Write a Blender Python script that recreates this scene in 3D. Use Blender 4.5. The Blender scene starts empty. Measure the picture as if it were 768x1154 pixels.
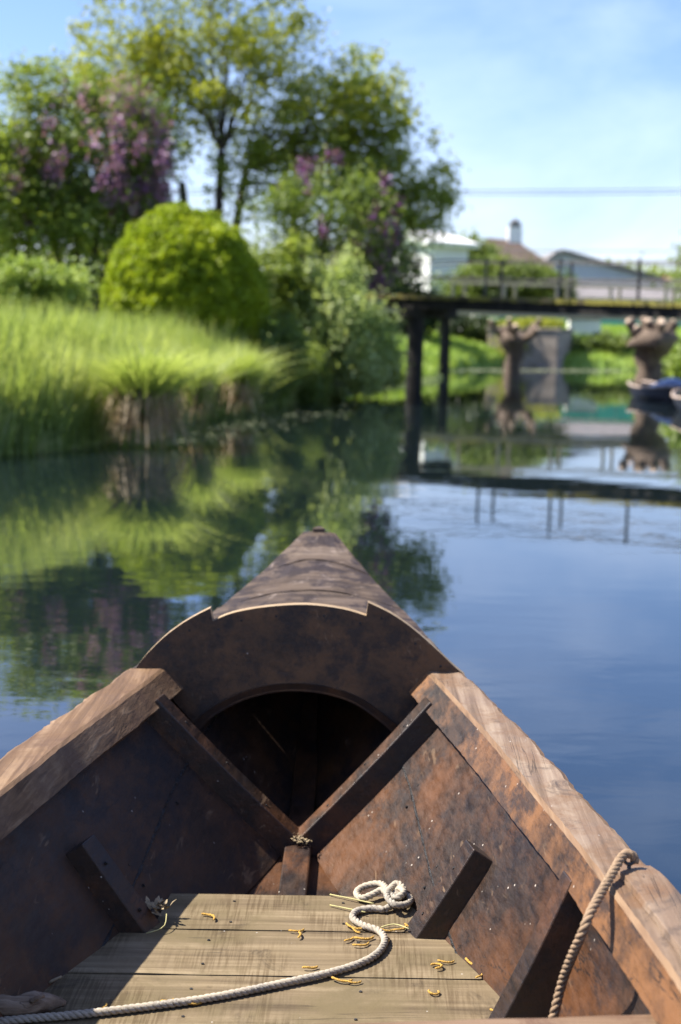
import bpy, bmesh, math, random
import numpy as np
from mathutils import Vector, Matrix, noise
from mathutils.geometry import tessellate_polygon

random.seed(7)
rng = np.random.default_rng(7)
R = math.radians
scene = bpy.context.scene
COL = scene.collection

# ------------------------------------------------------------------ camera
CAM_H = 1.40
PITCH = R(-7.29)
ROLL = R(1.4)
cam_data = bpy.data.cameras.new('camera')
cam = bpy.data.objects.new('camera', cam_data)
COL.objects.link(cam)
scene.camera = cam
cam_data.sensor_fit = 'VERTICAL'
cam_data.sensor_height = 36
cam_data.sensor_width = 24
cam_data.lens = 50
cam_data.clip_start = 0.05
cam_data.clip_end = 3000
cam_data.dof.use_dof = True
cam_data.dof.focus_distance = 2.95
cam_data.dof.aperture_fstop = 3.3
cam_data.dof.aperture_blades = 0
cam.matrix_world = (Matrix.Translation((0, 0, CAM_H)) @ Matrix.Rotation(R(90) + PITCH, 4, 'X')
                    @ Matrix.Rotation(ROLL, 4, 'Z'))

# ------------------------------------------------------------------ light
SUN = Vector((-0.76, 0.12, 1.0)).normalized()
world = bpy.data.worlds.new('World')
scene.world = world
world.use_nodes = True
wn, wl = world.node_tree.nodes, world.node_tree.links
wn.clear()
w_out = wn.new('ShaderNodeOutputWorld')
w_bg = wn.new('ShaderNodeBackground')
w_bg.inputs['Strength'].default_value = 0.084
sky = wn.new('ShaderNodeTexSky')
sky.sky_type = 'NISHITA'
sky.sun_disc = False
sky.sun_elevation = math.asin(SUN.z)
sky.sun_rotation = math.atan2(SUN.x, SUN.y)
sky.altitude = 0
sky.air_density = 1.0
sky.dust_density = 0.7
sky.ozone_density = 4.0
# thin cirrus: a veil over the sky colour
tc = wn.new('ShaderNodeTexCoord')
mp = wn.new('ShaderNodeMapping')
mp.inputs['Scale'].default_value = (1.2, 1.2, 3.5)
mp.inputs['Location'].default_value = (1.9, 0.7, 0.4)
n1 = wn.new('ShaderNodeTexNoise')
n1.inputs['Scale'].default_value = 2.2
n1.inputs['Detail'].default_value = 7
n1.inputs['Roughness'].default_value = 0.6
n1.inputs['Distortion'].default_value = 0.5
cr = wn.new('ShaderNodeMapRange')
cr.inputs['From Min'].default_value = 0.42
cr.inputs['From Max'].default_value = 0.85
cr.inputs['To Min'].default_value = 0.0
cr.inputs['To Max'].default_value = 0.38
mx = wn.new('ShaderNodeMix')
mx.data_type = 'RGBA'
mx.inputs[7].default_value = (8.2, 8.9, 10.4, 1)
wl.new(tc.outputs['Generated'], mp.inputs['Vector'])
wl.new(mp.outputs[0], n1.inputs['Vector'])
wl.new(n1.outputs['Fac'], cr.inputs['Value'])
wl.new(cr.outputs[0], mx.inputs[0])
hs = wn.new('ShaderNodeHueSaturation')
hs.inputs['Saturation'].default_value = 1.12
tint = wn.new('ShaderNodeMix'); tint.data_type = 'RGBA'; tint.blend_type = 'MULTIPLY'; tint.inputs[0].default_value = 1.0
tint.inputs[7].default_value = (0.99, 0.90, 1.04, 1)
wl.new(sky.outputs[0], hs.inputs['Color'])
wl.new(hs.outputs[0], tint.inputs[6])
wl.new(tint.outputs[2], mx.inputs[6])
wl.new(mx.outputs[2], w_bg.inputs['Color'])
wl.new(w_bg.outputs[0], w_out.inputs['Surface'])

sun_data = bpy.data.lights.new('sun', 'SUN')
sun_data.energy = 4.6
sun_data.angle = R(0.53)
sun_data.color = (1.0, 0.94, 0.85)
sun = bpy.data.objects.new('sun', sun_data)
COL.objects.link(sun)
sun.rotation_euler = SUN.to_track_quat('Z', 'Y').to_euler()

scene.view_settings.view_transform = 'Standard'
scene.view_settings.look = 'None'
scene.view_settings.gamma = 1
scene.view_settings.use_curve_mapping = False
scene.view_settings.exposure = 1.42
scene.render.engine = 'CYCLES'
scene.cycles.max_bounces = 7
scene.cycles.transparent_max_bounces = 8
scene.cycles.use_denoising = True
scene.cycles.caustics_reflective = False
scene.cycles.caustics_refractive = False

# ------------------------------------------------------------------ measuring helpers
FPX = 50 / 36 * 1154
CAMR = cam.matrix_world.to_3x3()


def ray(x, y):
    """direction of the sight line through a photograph point (768 x 1154)"""
    return CAMR @ Vector(((x - 384) / FPX, (577 - y) / FPX, -1))


def gz(x, y, z=0.0):
    d = ray(x, y)
    t = (z - CAM_H) / d.z
    return Vector((0, 0, CAM_H)) + d * t


def gy(x, y, Y):
    d = ray(x, y)
    return Vector((0, 0, CAM_H)) + d * (Y / d.y)


# ------------------------------------------------------------------ object helpers
def tag(o, label=None, cat=None, group=None, kind=None):
    if label: o['label'] = label
    if cat: o['category'] = cat
    if group: o['group'] = group
    if kind: o['kind'] = kind
    return o


def empty(name, loc, label, cat, group=None, mat=None):
    o = bpy.data.objects.new(name, None)
    COL.objects.link(o)
    if mat is not None:
        o.matrix_world = mat
    else:
        o.location = loc
    o.empty_display_size = 0.1
    return tag(o, label, cat, group)


class MB:
    """collects faces for ONE mesh object"""
    def __init__(s):
        s.v, s.f, s.m = [], [], []

    def add(s, vs, fs, mi=0):
        b = len(s.v)
        s.v += [tuple(v) for v in vs]
        s.f += [tuple(b + i for i in f) for f in fs]
        s.m += [mi] * len(fs)
        return s

    def box(s, c, d, rz=0.0, mi=0, mat=None):
        hx, hy, hz = d[0] / 2, d[1] / 2, d[2] / 2
        p = [Vector((i * hx, j * hy, k * hz)) for k in (-1, 1) for j in (-1, 1) for i in (-1, 1)]
        M = mat if mat is not None else Matrix.Translation(c) @ Matrix.Rotation(rz, 4, 'Z')
        p = [M @ q for q in p]
        return s.add(p, [(0, 2, 3, 1), (4, 5, 7, 6), (0, 1, 5, 4), (2, 6, 7, 3), (0, 4, 6, 2), (1, 3, 7, 5)], mi)

    def beam(s, a, b, w, h, mi=0, up=(0, 0, 1)):
        a, b = Vector(a), Vector(b)
        d = (b - a)
        L = d.length
        y = d.normalized()
        u = Vector(up)
        x = y.cross(u)
        if x.length < 1e-4: x = y.cross(Vector((1, 0, 0)))
        x.normalize()
        z = x.cross(y)
        M = Matrix((x, y, z)).transposed().to_4x4()
        M.translation = (a + b) / 2
        return s.box(None, (w, L, h), mat=M, mi=mi)

    def tube(s, pts, rad, n=8, mi=0, cap=True, jitter=0.0):
        pts = [Vector(p) for p in pts]
        if not hasattr(rad, '__len__'): rad = [rad] * len(pts)
        rings = []
        ref = Vector((0.13, 0.2, 1)).normalized()
        for i, p in enumerate(pts):
            t = (pts[min(i + 1, len(pts) - 1)] - pts[max(i - 1, 0)])
            if t.length < 1e-9: t = Vector((0, 0, 1))
            t.normalize()
            x = ref - t * ref.dot(t)
            if x.length < 1e-3: x = Vector((1, 0, 0)) - t * t.x
            x.normalize()
            ref = x
            y = t.cross(x)
            r = []
            for k in range(n):
                a = 2 * math.pi * k / n
                rr = rad[i] * (1 + (random.uniform(-jitter, jitter) if jitter else 0))
                r.append(p + x * math.cos(a) * rr + y * math.sin(a) * rr)
            rings.append(r)
        vs = [v for r in rings for v in r]
        fs = []
        for i in range(len(rings) - 1):
            for k in range(n):
                k2 = (k + 1) % n
                fs.append((i * n + k, i * n + k2, (i + 1) * n + k2, (i + 1) * n + k))
        if cap:
            fs.append(tuple(range(n - 1, -1, -1)))
            fs.append(tuple((len(rings) - 1) * n + k for k in range(n)))
        return s.add(vs, fs, mi)

    def loft(s, secs, mi=0, mis=None, cap=True):
        """secs: list of closed profiles with equal point count; mis: material per profile edge"""
        n = len(secs[0])
        b = len(s.v)
        for q in secs: s.v += [tuple(p) for p in q]
        for i in range(len(secs) - 1):
            for k in range(n):
                k2 = (k + 1) % n
                s.f.append((b + i * n + k, b + i * n + k2, b + (i + 1) * n + k2, b + (i + 1) * n + k))
                s.m.append(mis[k] if mis else mi)
        if cap:
            s.f.append(tuple(b + k for k in range(n - 1, -1, -1))); s.m.append(mi)
            s.f.append(tuple(b + (len(secs) - 1) * n + k for k in range(n))); s.m.append(mi)
        return s

    def build(s, name, mats, parent=None, smooth=False, bevel=0.0, normals=True):
        me = bpy.data.meshes.new(name)
        me.from_pydata(s.v, [], s.f)
        if not isinstance(mats, (list, tuple)): mats = [mats]
        for m in mats: me.materials.append(m)
        if len(mats) > 1: me.polygons.foreach_set('material_index', s.m)
        if normals:
            bm = bmesh.new(); bm.from_mesh(me)
            bmesh.ops.recalc_face_normals(bm, faces=bm.faces)
            bm.to_mesh(me); bm.free()
        if smooth:
            me.polygons.foreach_set('use_smooth', [True] * len(me.polygons))
        o = bpy.data.objects.new(name, me)
        COL.objects.link(o)
        if parent is not None: o.parent = parent
        if bevel > 0:
            bv = o.modifiers.new('bevel', 'BEVEL')
            bv.width = bevel; bv.segments = 2; bv.limit_method = 'ANGLE'; bv.angle_limit = R(40)
        return o


def np_mesh(name, verts, quads, mat, parent=None, smooth=False):
    """fast mesh from numpy arrays: verts (n,3), quads (m,4)"""
    me = bpy.data.meshes.new(name)
    me.vertices.add(len(verts)); me.vertices.foreach_set('co', verts.astype(np.float32).ravel())
    m = len(quads)
    me.loops.add(m * 4); me.loops.foreach_set('vertex_index', quads.astype(np.int32).ravel())
    me.polygons.add(m)
    me.polygons.foreach_set('loop_start', np.arange(0, m * 4, 4, dtype=np.int32))
    me.polygons.foreach_set('loop_total', np.full(m, 4, dtype=np.int32))
    if smooth: me.polygons.foreach_set('use_smooth', np.ones(m, dtype=bool))
    me.update(calc_edges=True)
    me.materials.append(mat)
    o = bpy.data.objects.new(name, me)
    COL.objects.link(o)
    if parent is not None: o.parent = parent
    return o


# ------------------------------------------------------------------ materials
class NT:
    def __init__(s, name):
        s.mat = bpy.data.materials.new(name)
        s.mat.use_nodes = True
        s.t = s.mat.node_tree
        s.n = s.t.nodes
        s.b = s.n['Principled BSDF']
        s.co = s.n.new('ShaderNodeTexCoord')

    def link(s, a, b): s.t.links.new(a, b)

    def map(s, scale=(1, 1, 1), loc=(0, 0, 0), rot=(0, 0, 0), src='Object'):
        m = s.n.new('ShaderNodeMapping')
        m.inputs['Scale'].default_value = scale
        m.inputs['Location'].default_value = loc
        m.inputs['Rotation'].default_value = rot
        s.link(s.co.outputs[src], m.inputs['Vector'])
        return m.outputs[0]

    def noise(s, vec, scale=1, detail=4, rough=0.55, dist=0.0):
        n = s.n.new('ShaderNodeTexNoise')
        n.inputs['Scale'].default_value = scale
        n.inputs['Detail'].default_value = detail
        n.inputs['Roughness'].default_value = rough
        n.inputs['Distortion'].default_value = dist
        if vec is not None: s.link(vec, n.inputs['Vector'])
        return n.outputs['Fac']

    def ramp(s, fac, stops, interp='LINEAR'):
        r = s.n.new('ShaderNodeValToRGB')
        r.color_ramp.interpolation = interp
        e = r.color_ramp.elements
        while len(e) < len(stops): e.new(0.5)
        for i, (p, c) in enumerate(stops):
            e[i].position = p
            e[i].color = (c[0], c[1], c[2], 1) if hasattr(c, '__len__') else (c, c, c, 1)
        s.link(fac, r.inputs['Fac'])
        return r.outputs['Color']

    def mix(s, fac, a, b, mode='MIX'):
        m = s.n.new('ShaderNodeMix')
        m.data_type = 'RGBA'; m.blend_type = mode
        for i, v in ((0, fac), (6, a), (7, b)):
            if isinstance(v, (int, float)): m.inputs[i].default_value = v
            elif isinstance(v, tuple): m.inputs[i].default_value = (v[0], v[1], v[2], 1)
            else: s.link(v, m.inputs[i])
        return m.outputs[2]

    def math(s, op, a, b=0.0):
        m = s.n.new('ShaderNodeMath'); m.operation = op
        for i, v in ((0, a), (1, b)):
            if isinstance(v, (int, float)): m.inputs[i].default_value = v
            else: s.link(v, m.inputs[i])
        return m.outputs[0]

    def bump(s, h, strength=0.3, dist=0.01, prev=None):
        b = s.n.new('ShaderNodeBump')
        b.inputs['Strength'].default_value = strength
        b.inputs['Distance'].default_value = dist
        s.link(h, b.inputs['Height'])
        if prev is not None: s.link(prev, b.inputs['Normal'])
        return b.outputs['Normal']

    def fin(s, color=None, rough=None, normal=None, spec=None):
        def put(k, v):
            if v is None: return
            if isinstance(v, (int, float)): s.b.inputs[k].default_value = v
            elif isinstance(v, tuple): s.b.inputs[k].default_value = (v[0], v[1], v[2], 1)
            else: s.link(v, s.b.inputs[k])
        put('Base Color', color); put('Roughness', rough); put('Normal', normal); put('Specular IOR Level', spec)
        return s.mat


def wood(name, c0, c1, c2, grain='Y', scale=1.0, rough=0.75, patch=None, specks=0.0, bump=0.35, saw=False, blotch=None, spec=0.3, seed=0.0, tone=(0.80, 0.78, 0.74)):
    """weathered timber: long grain, patches, cracks, specks"""
    t = NT(name)
    lo, hi = 2.2 * scale, 70 * scale
    sc = {'X': (lo, hi, hi), 'Y': (hi, lo, hi), 'Z': (hi, hi, lo)}[grain]
    g = t.noise(t.map(sc, (seed, seed * 2, seed)), 1, 6, 0.6, 0.6)
    sc2 = tuple(q * 0.22 for q in sc)
    g2 = t.noise(t.map(sc2, (seed + 3, 1, seed)), 1, 4, 0.5, 1.2)
    gg = t.math('ADD', t.math('MULTIPLY', g, 0.55), t.math('MULTIPLY', g2, 0.45))
    col = t.ramp(gg, [(0.34, c0), (0.5, c1), (0.64, c2)])
    h = gg
    if patch:
        pf = t.noise(t.map((1, 1, 1), (seed, 0, 2)), patch[1], 7, 0.68, 0.4)
        col = t.mix(t.ramp(pf, [(patch[2], 0), (patch[3], 1)]), col, patch[0])
    if blotch:
        pf = t.noise(t.map((1, 1, 1), (4, seed, 7)), blotch[1], 8, 0.72, 0.7)
        col = t.mix(t.ramp(pf, [(blotch[2], 0), (blotch[3], 1)]), col, blotch[0])
    if saw:
        sv = t.noise(t.map((150, 6, 20) if grain == 'X' else (6, 150, 20), (0, 0, 0), (0, 0, R(4))), 1, 3, 0.6)
        sm = t.noise(t.map((1, 1, 1), (9, 9, 0)), 6, 2, 0.5)
        sf = t.math('MULTIPLY', t.ramp(sv, [(0.42, 1), (0.56, 0)]), t.ramp(sm, [(0.45, 0), (0.6, 0.75)]))
        col = t.mix(sf, col, t.mix(1.0, col, (0.55, 0.5, 0.42), 'MULTIPLY'))
    col = t.mix(1.0, col, (tone[0], tone[1], tone[2]), 'MULTIPLY')
    # fine cracks along the grain
    sc3 = {'X': (1.1, 34, 34), 'Y': (34, 1.1, 34), 'Z': (34, 34, 1.1)}[grain]
    ck = t.noise(t.map(sc3, (seed + 5, 5, 5)), 1, 3, 0.5, 0.3)
    cf = t.ramp(ck, [(0.485, 0), (0.5, 1), (0.515, 0)])
    cmask = t.ramp(t.noise(t.map((1, 1, 1), (seed, 8, 1)), 5, 2), [(0.52, 0), (0.62, 0.6)])
    cf = t.math('MULTIPLY', cf, cmask)
    col = t.mix(cf, col, tuple(q * 0.35 for q in c0))
    if specks > 0:
        vo = t.n.new('ShaderNodeTexVoronoi'); vo.inputs['Scale'].default_value = 34
        t.link(t.map((1, 1, 0.5), (seed, 1, 3)), vo.inputs['Vector'])
        sp = t.ramp(vo.outputs['Distance'], [(0.045, 1), (0.075, 0)])
        sm = t.ramp(t.noise(t.map((1, 1, 1), (2, 2, seed)), 7, 2), [(0.56, 0), (0.60, 1)])
        col = t.mix(t.math('MULTIPLY', t.math('MULTIPLY', sp, sm), specks), col, (0.6, 0.56, 0.5))
    n = t.bump(t.math('SUBTRACT', h, t.math('MULTIPLY', cf, 0.5)), bump, 0.006)
    fine = t.noise(t.map((1, 1, 1)), 160, 3, 0.6)
    n = t.bump(fine, bump * 0.5, 0.002, n)
    rr = t.ramp(t.noise(t.map((1, 1, 1), (1, 6, seed)), 9, 4), [(0.35, max(0.05, rough - 0.13)), (0.65, min(1, rough + 0.12))])
    return t.fin(col, rr, n, spec)


M = {}
# tarred hull inside: nearly black brown, worn through to rusty orange
def tar(name, seed, lo, hi, base=(0.016, 0.011, 0.009), mid=(0.042, 0.024, 0.015), rust=(0.120, 0.050, 0.018), rough=0.44):
    t = NT(name)
    a = t.noise(t.map((1, 1, 1), (seed, 1, 2)), 3.2, 10, 0.66, 0.0)
    b = t.noise(t.map((1.6, 0.5, 1.6), (seed, 4, 9)), 30, 8, 0.75, 0.0)
    c = t.noise(t.map((60, 2.5, 60), (seed, 0, 0), (0, 0, 0)), 1, 5, 0.6, 0.3)
    col = t.ramp(t.math('ADD', t.math('MULTIPLY', b, 0.5), t.math('MULTIPLY', c, 0.5)), [(0.36, base), (0.62, mid)])
    f = t.ramp(t.math('ADD', t.math('MULTIPLY', a, 0.84), t.math('MULTIPLY', b, 0.16)), [(lo, 0), (hi, 1)])
    col = t.mix(f, col, rust)
    blk = t.noise(t.map((1.3, 0.7, 1.3), (seed, 7, 3)), 7, 10, 0.72, 0.0)
    col = t.mix(t.ramp(blk, [(0.49, 0), (0.60, 0.82)]), col, (0.018, 0.014, 0.015))
    col = t.mix(1.0, col, (0.74, 0.70, 0.66), 'MULTIPLY')
    # drying cracks along the plank
    ck = t.noise(t.map((30, 0.9, 30), (seed, 5, 5)), 1, 3, 0.5, 0.25)
    ckm = t.ramp(t.noise(t.map((1, 1, 1), (seed, 8, 1)), 4, 2), [(0.46, 0), (0.58, 0.85)])
    col = t.mix(t.math('MULTIPLY', t.ramp(ck, [(0.488, 0), (0.5, 1), (0.512, 0)]), ckm), col, (0.006, 0.005, 0.005))
    # scuffs and scratches of bare wood
    sc = t.noise(t.map((60, 7, 40), (seed, 0, 4), (0, 0.6, 0.5)), 1, 3, 0.5, 1.0)
    sm = t.ramp(t.noise(t.map((1, 1, 1), (seed, 3, 3)), 8, 3), [(0.55, 0), (0.68, 0.6)])
    col = t.mix(t.math('MULTIPLY', t.ramp(sc, [(0.60, 0), (0.67, 1)]), sm), col, (0.20, 0.13, 0.075))
    vo = t.n.new('ShaderNodeTexVoronoi'); vo.inputs['Scale'].default_value = 30
    t.link(t.map((1, 1, 1), (seed, 1, 3)), vo.inputs['Vector'])
    sp = t.ramp(vo.outputs['Distance'], [(0.05, 1), (0.09, 0)])
    spm = t.ramp(t.noise(t.map((1, 1, 1), (2, 2, seed)), 6, 2), [(0.55, 0), (0.60, 0.75)])
    col = t.mix(t.math('MULTIPLY', sp, spm), col, (0.5, 0.44, 0.37))
    n = t.bump(t.math('ADD', b, t.math('MULTIPLY', c, 0.7)), 0.30, 0.005)
    n = t.bump(t.noise(t.map((1, 1, 1)), 130, 4, 0.6), 0.25, 0.002, n)
    rr = t.ramp(b, [(0.3, rough - 0.12), (0.7, rough + 0.2)])
    return t.fin(col, rr, n, 0.45)


M['tar'] = tar('tarred_planking', 0, 0.44, 0.62)
M['tar_left'] = tar('tarred_planking_dull', 3, 0.43, 0.66, base=(0.018, 0.011, 0.008), mid=(0.052, 0.027, 0.013), rust=(0.125, 0.055, 0.020), rough=0.6)
M['tar_rib'] = tar('tarred_rib', 6, 0.47, 0.62, mid=(0.048, 0.026, 0.015), rust=(0.12, 0.052, 0.022), rough=0.45)
M['plate'] = tar('tarred_breast_board', 11, 0.42, 0.64, mid=(0.075, 0.040, 0.020), rust=(0.185, 0.092, 0.038), rough=0.5)
M['beam_face'] = tar('worn_rail_side', 8, 0.43, 0.58, mid=(0.055, 0.029, 0.016), rust=(0.215, 0.100, 0.037), rough=0.55)
M['beam_top'] = wood('worn_rail_top', (0.075, 0.048, 0.030), (0.21, 0.145, 0.10), (0.32, 0.245, 0.18), 'Y', 0.8, 0.7,
                     patch=((0.17, 0.095, 0.05), 5, 0.5, 0.66), blotch=((0.085, 0.062, 0.05), 8, 0.56, 0.68), specks=0.8, bump=0.55)
M['beam_edge'] = wood('bare_rail_edge_highlight', (0.10, 0.058, 0.03), (0.20, 0.12, 0.066), (0.28, 0.185, 0.11), 'Y', 1.0, 0.7, bump=0.4)
M['beam_left'] = wood('worn_left_rail', (0.070, 0.038, 0.020), (0.175, 0.103, 0.055), (0.30, 0.20, 0.12), 'Y', 1.0, 0.75,
                      patch=((0.12, 0.068, 0.04), 4, 0.48, 0.62), bump=0.55)
M['deck'] = wood('weathered_deck', (0.030, 0.020, 0.014), (0.088, 0.060, 0.042), (0.16, 0.12, 0.09), 'X', 0.6, 0.7,
                 patch=((0.030, 0.019, 0.016), 7, 0.48, 0.56), blotch=((0.21, 0.165, 0.14), 16, 0.57, 0.68), bump=0.9)
M['floor'] = wood('weathered_floorboard', (0.095, 0.068, 0.038), (0.205, 0.155, 0.092), (0.31, 0.245, 0.155), 'X', 0.75, 0.8,
                  patch=((0.145, 0.112, 0.058), 3.5, 0.46, 0.62), blotch=((0.075, 0.055, 0.033), 8, 0.58, 0.72), bump=0.5, saw=True, specks=0.5)
M['thwart'] = wood('worn_thwart', (0.08, 0.045, 0.026), (0.18, 0.11, 0.065), (0.26, 0.18, 0.12), 'X', 0.8, 0.7,
                   patch=((0.14, 0.08, 0.05), 6, 0.5, 0.6), bump=0.5)
M['cut_edge'] = wood('pale_cut_edge', (0.22, 0.15, 0.085), (0.36, 0.26, 0.16), (0.46, 0.36, 0.24), 'X', 1.5, 0.8)


def rope_mat(name, a, b, c):
    t = NT(name)
    f = t.noise(t.map((1, 1, 1)), 160, 4, 0.65)
    g = t.noise(t.map((1, 1, 1)), 9, 3)
    col = t.mix(t.ramp(g, [(0.4, 0), (0.6, 1)]), t.ramp(f, [(0.3, a), (0.7, b)]), c)
    return t.fin(col, 0.85, t.bump(f, 0.6, 0.002), 0.2)


M['rope_pale'] = rope_mat('pale_rope_fibre', (0.14, 0.12, 0.095), (0.42, 0.38, 0.31), (0.40, 0.34, 0.255))
M['rope_hemp'] = rope_mat('hemp_rope_fibre', (0.13, 0.085, 0.05), (0.31, 0.22, 0.14), (0.25, 0.17, 0.105))


def plain(name, c, rough=0.7, var=0.25, scale=8, metal=0.0, bump=0.0):
    t = NT(name)
    f = t.noise(t.map((1, 1, 1)), scale, 5, 0.6)
    col = t.ramp(f, [(0.3, tuple(q * (1 - var) for q in c)), (0.7, tuple(min(1, q * (1 + var)) for q in c))])
    t.b.inputs['Metallic'].default_value = metal
    return t.fin(col, rough, t.bump(f, bump, 0.02) if bump else None)


def leafm(name, c0, c1, c2, trans=0.45, scale=1.4, rough=0.5):
    """leaf tint varies clump by clump and leaf by leaf; light passes through"""
    t = NT(name)
    a = t.noise(t.map((1, 1, 1)), scale, 3, 0.6)
    b = t.noise(t.map((1, 1, 1), (5, 5, 5)), 14, 2, 0.6)
    f = t.math('ADD', t.math('MULTIPLY', a, 0.55), t.math('MULTIPLY', b, 0.45))
    col = t.ramp(f, [(0.36, c0), (0.5, c1), (0.63, c2)])
    t.fin(col, rough, None, 0.35)
    tr = t.n.new('ShaderNodeBsdfTranslucent')
    t.link(t.mix(1.0, col, (1.0, 1.0, 0.55), 'MULTIPLY'), tr.inputs['Color'])
    ms = t.n.new('ShaderNodeMixShader')
    ms.inputs[0].default_value = trans
    t.link(t.b.outputs[0], ms.inputs[1]); t.link(tr.outputs[0], ms.inputs[2])
    t.link(ms.outputs[0], t.n['Material Output'].inputs['Surface'])
    return t.mat


M['leaf_yellow'] = leafm('yellow_green_leaves', (0.16, 0.21, 0.03), (0.34, 0.37, 0.05), (0.50, 0.50, 0.09), 0.55)
M['leaf_green'] = leafm('green_leaves', (0.11, 0.165, 0.035), (0.24, 0.31, 0.06), (0.40, 0.45, 0.11), 0.52)
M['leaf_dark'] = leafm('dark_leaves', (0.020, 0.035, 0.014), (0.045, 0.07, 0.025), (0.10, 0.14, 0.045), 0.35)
M['leaf_lilac'] = leafm('lilac_leaves', (0.09, 0.14, 0.035), (0.18, 0.25, 0.06), (0.31, 0.38, 0.10), 0.5)
M['leaf_dome'] = leafm('clipped_bush_leaves', (0.17, 0.24, 0.012), (0.31, 0.40, 0.02), (0.48, 0.54, 0.04), 0.45, 2.5)
M['leaf_shrub'] = leafm('light_shrub_leaves', (0.16, 0.24, 0.05), (0.29, 0.38, 0.09), (0.43, 0.52, 0.15), 0.45)
M['leaf_willow'] = leafm('silvery_shrub_leaves', (0.26, 0.35, 0.11), (0.44, 0.53, 0.21), (0.60, 0.66, 0.34), 0.5)
M['leaf_far'] = leafm('far_leaves', (0.08, 0.13, 0.03), (0.17, 0.23, 0.05), (0.28, 0.33, 0.08), 0.4, 0.6)
M['grass'] = leafm('tall_grass_blades', (0.20, 0.28, 0.075), (0.40, 0.48, 0.14), (0.60, 0.64, 0.29), 0.55, 0.9)
M['grass_reed'] = leafm('bank_reed_blades', (0.16, 0.24, 0.06), (0.33, 0.42, 0.13), (0.54, 0.56, 0.27), 0.6, 1.6)
M['grass_dead'] = leafm('dead_grass_blades', (0.22, 0.14, 0.07), (0.42, 0.30, 0.16), (0.60, 0.48, 0.30), 0.3, 4)
M['lawn'] = leafm('lawn_blades', (0.16, 0.26, 0.04), (0.31, 0.44, 0.08), (0.48, 0.58, 0.15), 0.45, 0.5)
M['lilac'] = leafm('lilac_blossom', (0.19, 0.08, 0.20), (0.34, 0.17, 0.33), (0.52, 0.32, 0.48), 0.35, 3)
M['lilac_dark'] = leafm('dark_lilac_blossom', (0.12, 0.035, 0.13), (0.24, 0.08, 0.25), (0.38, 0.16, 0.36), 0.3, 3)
M['bark'] = plain('bark', (0.06, 0.045, 0.035), 0.9, 0.5, 14, bump=0.6)
M['bark_pale'] = plain('pollard_bark', (0.12, 0.085, 0.06), 0.9, 0.55, 9, bump=0.8)
M['cut_wood'] = plain('sawn_branch_end', (0.62, 0.47, 0.33), 0.8, 0.2, 20)
M['timber_dark'] = wood('old_bridge_timber', (0.010, 0.009, 0.009), (0.026, 0.024, 0.022), (0.06, 0.056, 0.05), 'Z', 0.3, 0.85)
M['plank_old'] = wood('mossy_bridge_plank', (0.06, 0.05, 0.035), (0.15, 0.13, 0.08), (0.30, 0.26, 0.15), 'X', 0.3, 0.9,
                      patch=((0.34, 0.31, 0.07), 1.6, 0.46, 0.56))
M['iron'] = plain('dark_iron', (0.06, 0.055, 0.052), 0.55, 0.3, 12, 0.4)
M['rail_pale'] = plain('pale_painted_rail', (0.30, 0.27, 0.19), 0.6, 0.15, 10)
M['concrete'] = plain('old_concrete', (0.30, 0.25, 0.20), 0.92, 0.4, 2.4, bump=0.5)
M['white_wall'] = plain('white_render', (0.82, 0.81, 0.79), 0.8, 0.05, 2)
M['shed_wall'] = plain('grey_blue_cladding', (0.36, 0.41, 0.47), 0.6, 0.08, 1.0)
M['shed_pale'] = plain('pale_blue_cladding', (0.52, 0.60, 0.68), 0.6, 0.08, 1.0)
M['roof_grey'] = plain('grey_roof_sheet', (0.17, 0.155, 0.15), 0.8, 0.25, 1.4)
M['roof_brown'] = plain('brown_roof_tile', (0.075, 0.05, 0.038), 0.9, 0.3, 3, bump=0.5)
M['roof_red'] = plain('red_roof_tile', (0.36, 0.16, 0.10), 0.9, 0.25, 3)
M['teal'] = plain('teal_panel', (0.10, 0.42, 0.38), 0.6, 0.15, 2)
M['glass_dark'] = plain('dark_window_glass', (0.03, 0.04, 0.05), 0.08, 0.2, 2)
M['boat_dark'] = plain('dark_boat_paint', (0.035, 0.03, 0.032), 0.4, 0.4, 6)
M['boat_blue'] = plain('blue_tarpaulin', (0.10, 0.16, 0.30), 0.5, 0.3, 5)
M['boat_orange'] = plain('orange_brown_board', (0.40, 0.16, 0.07), 0.6, 0.2, 5)
M['boat_rim'] = plain('pale_boat_rim', (0.42, 0.33, 0.27), 0.7, 0.3, 7)
M['cable'] = plain('cable_sheath', (0.16, 0.17, 0.20), 0.6, 0.1, 5)
M['catkin'] = plain('yellow_catkin', (0.50, 0.29, 0.05), 0.8, 0.2, 240, bump=0.6)
M['straw'] = plain('yellow_straw', (0.38, 0.34, 0.14), 0.7, 0.2, 60)
M['dry_leaf'] = plain('withered_leaf', (0.25, 0.19, 0.11), 0.85, 0.35, 90)
M['drift'] = wood('driftwood_grain', (0.11, 0.075, 0.05), (0.24, 0.17, 0.12), (0.38, 0.29, 0.21), 'X', 1.0, 0.85, bump=0.9)
M['caulk'] = plain('black_tar_seam', (0.008, 0.007, 0.007), 0.5, 0.3, 60, bump=0.8)
M['buttercup'] = plain('yellow_petal', (0.80, 0.62, 0.02), 0.6, 0.1, 20)
M['pad'] = plain('floating_leaf_debris', (0.30, 0.32, 0.18), 0.6, 0.4, 9)


def ground_mat(name, c0, c1, c2, scale):
    t = NT(name)
    f = t.noise(t.map((1, 1, 1)), scale, 8, 0.65, 0.3)
    g = t.noise(t.map((1, 1, 1), (3, 3, 3)), scale * 9, 5, 0.7)
    ff = t.math('ADD', t.math('MULTIPLY', f, 0.6), t.math('MULTIPLY', g, 0.4))
    return t.fin(t.ramp(ff, [(0.35, c0), (0.5, c1), (0.65, c2)]), 0.95, t.bump(g, 0.6, 0.05), 0.15)


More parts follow.
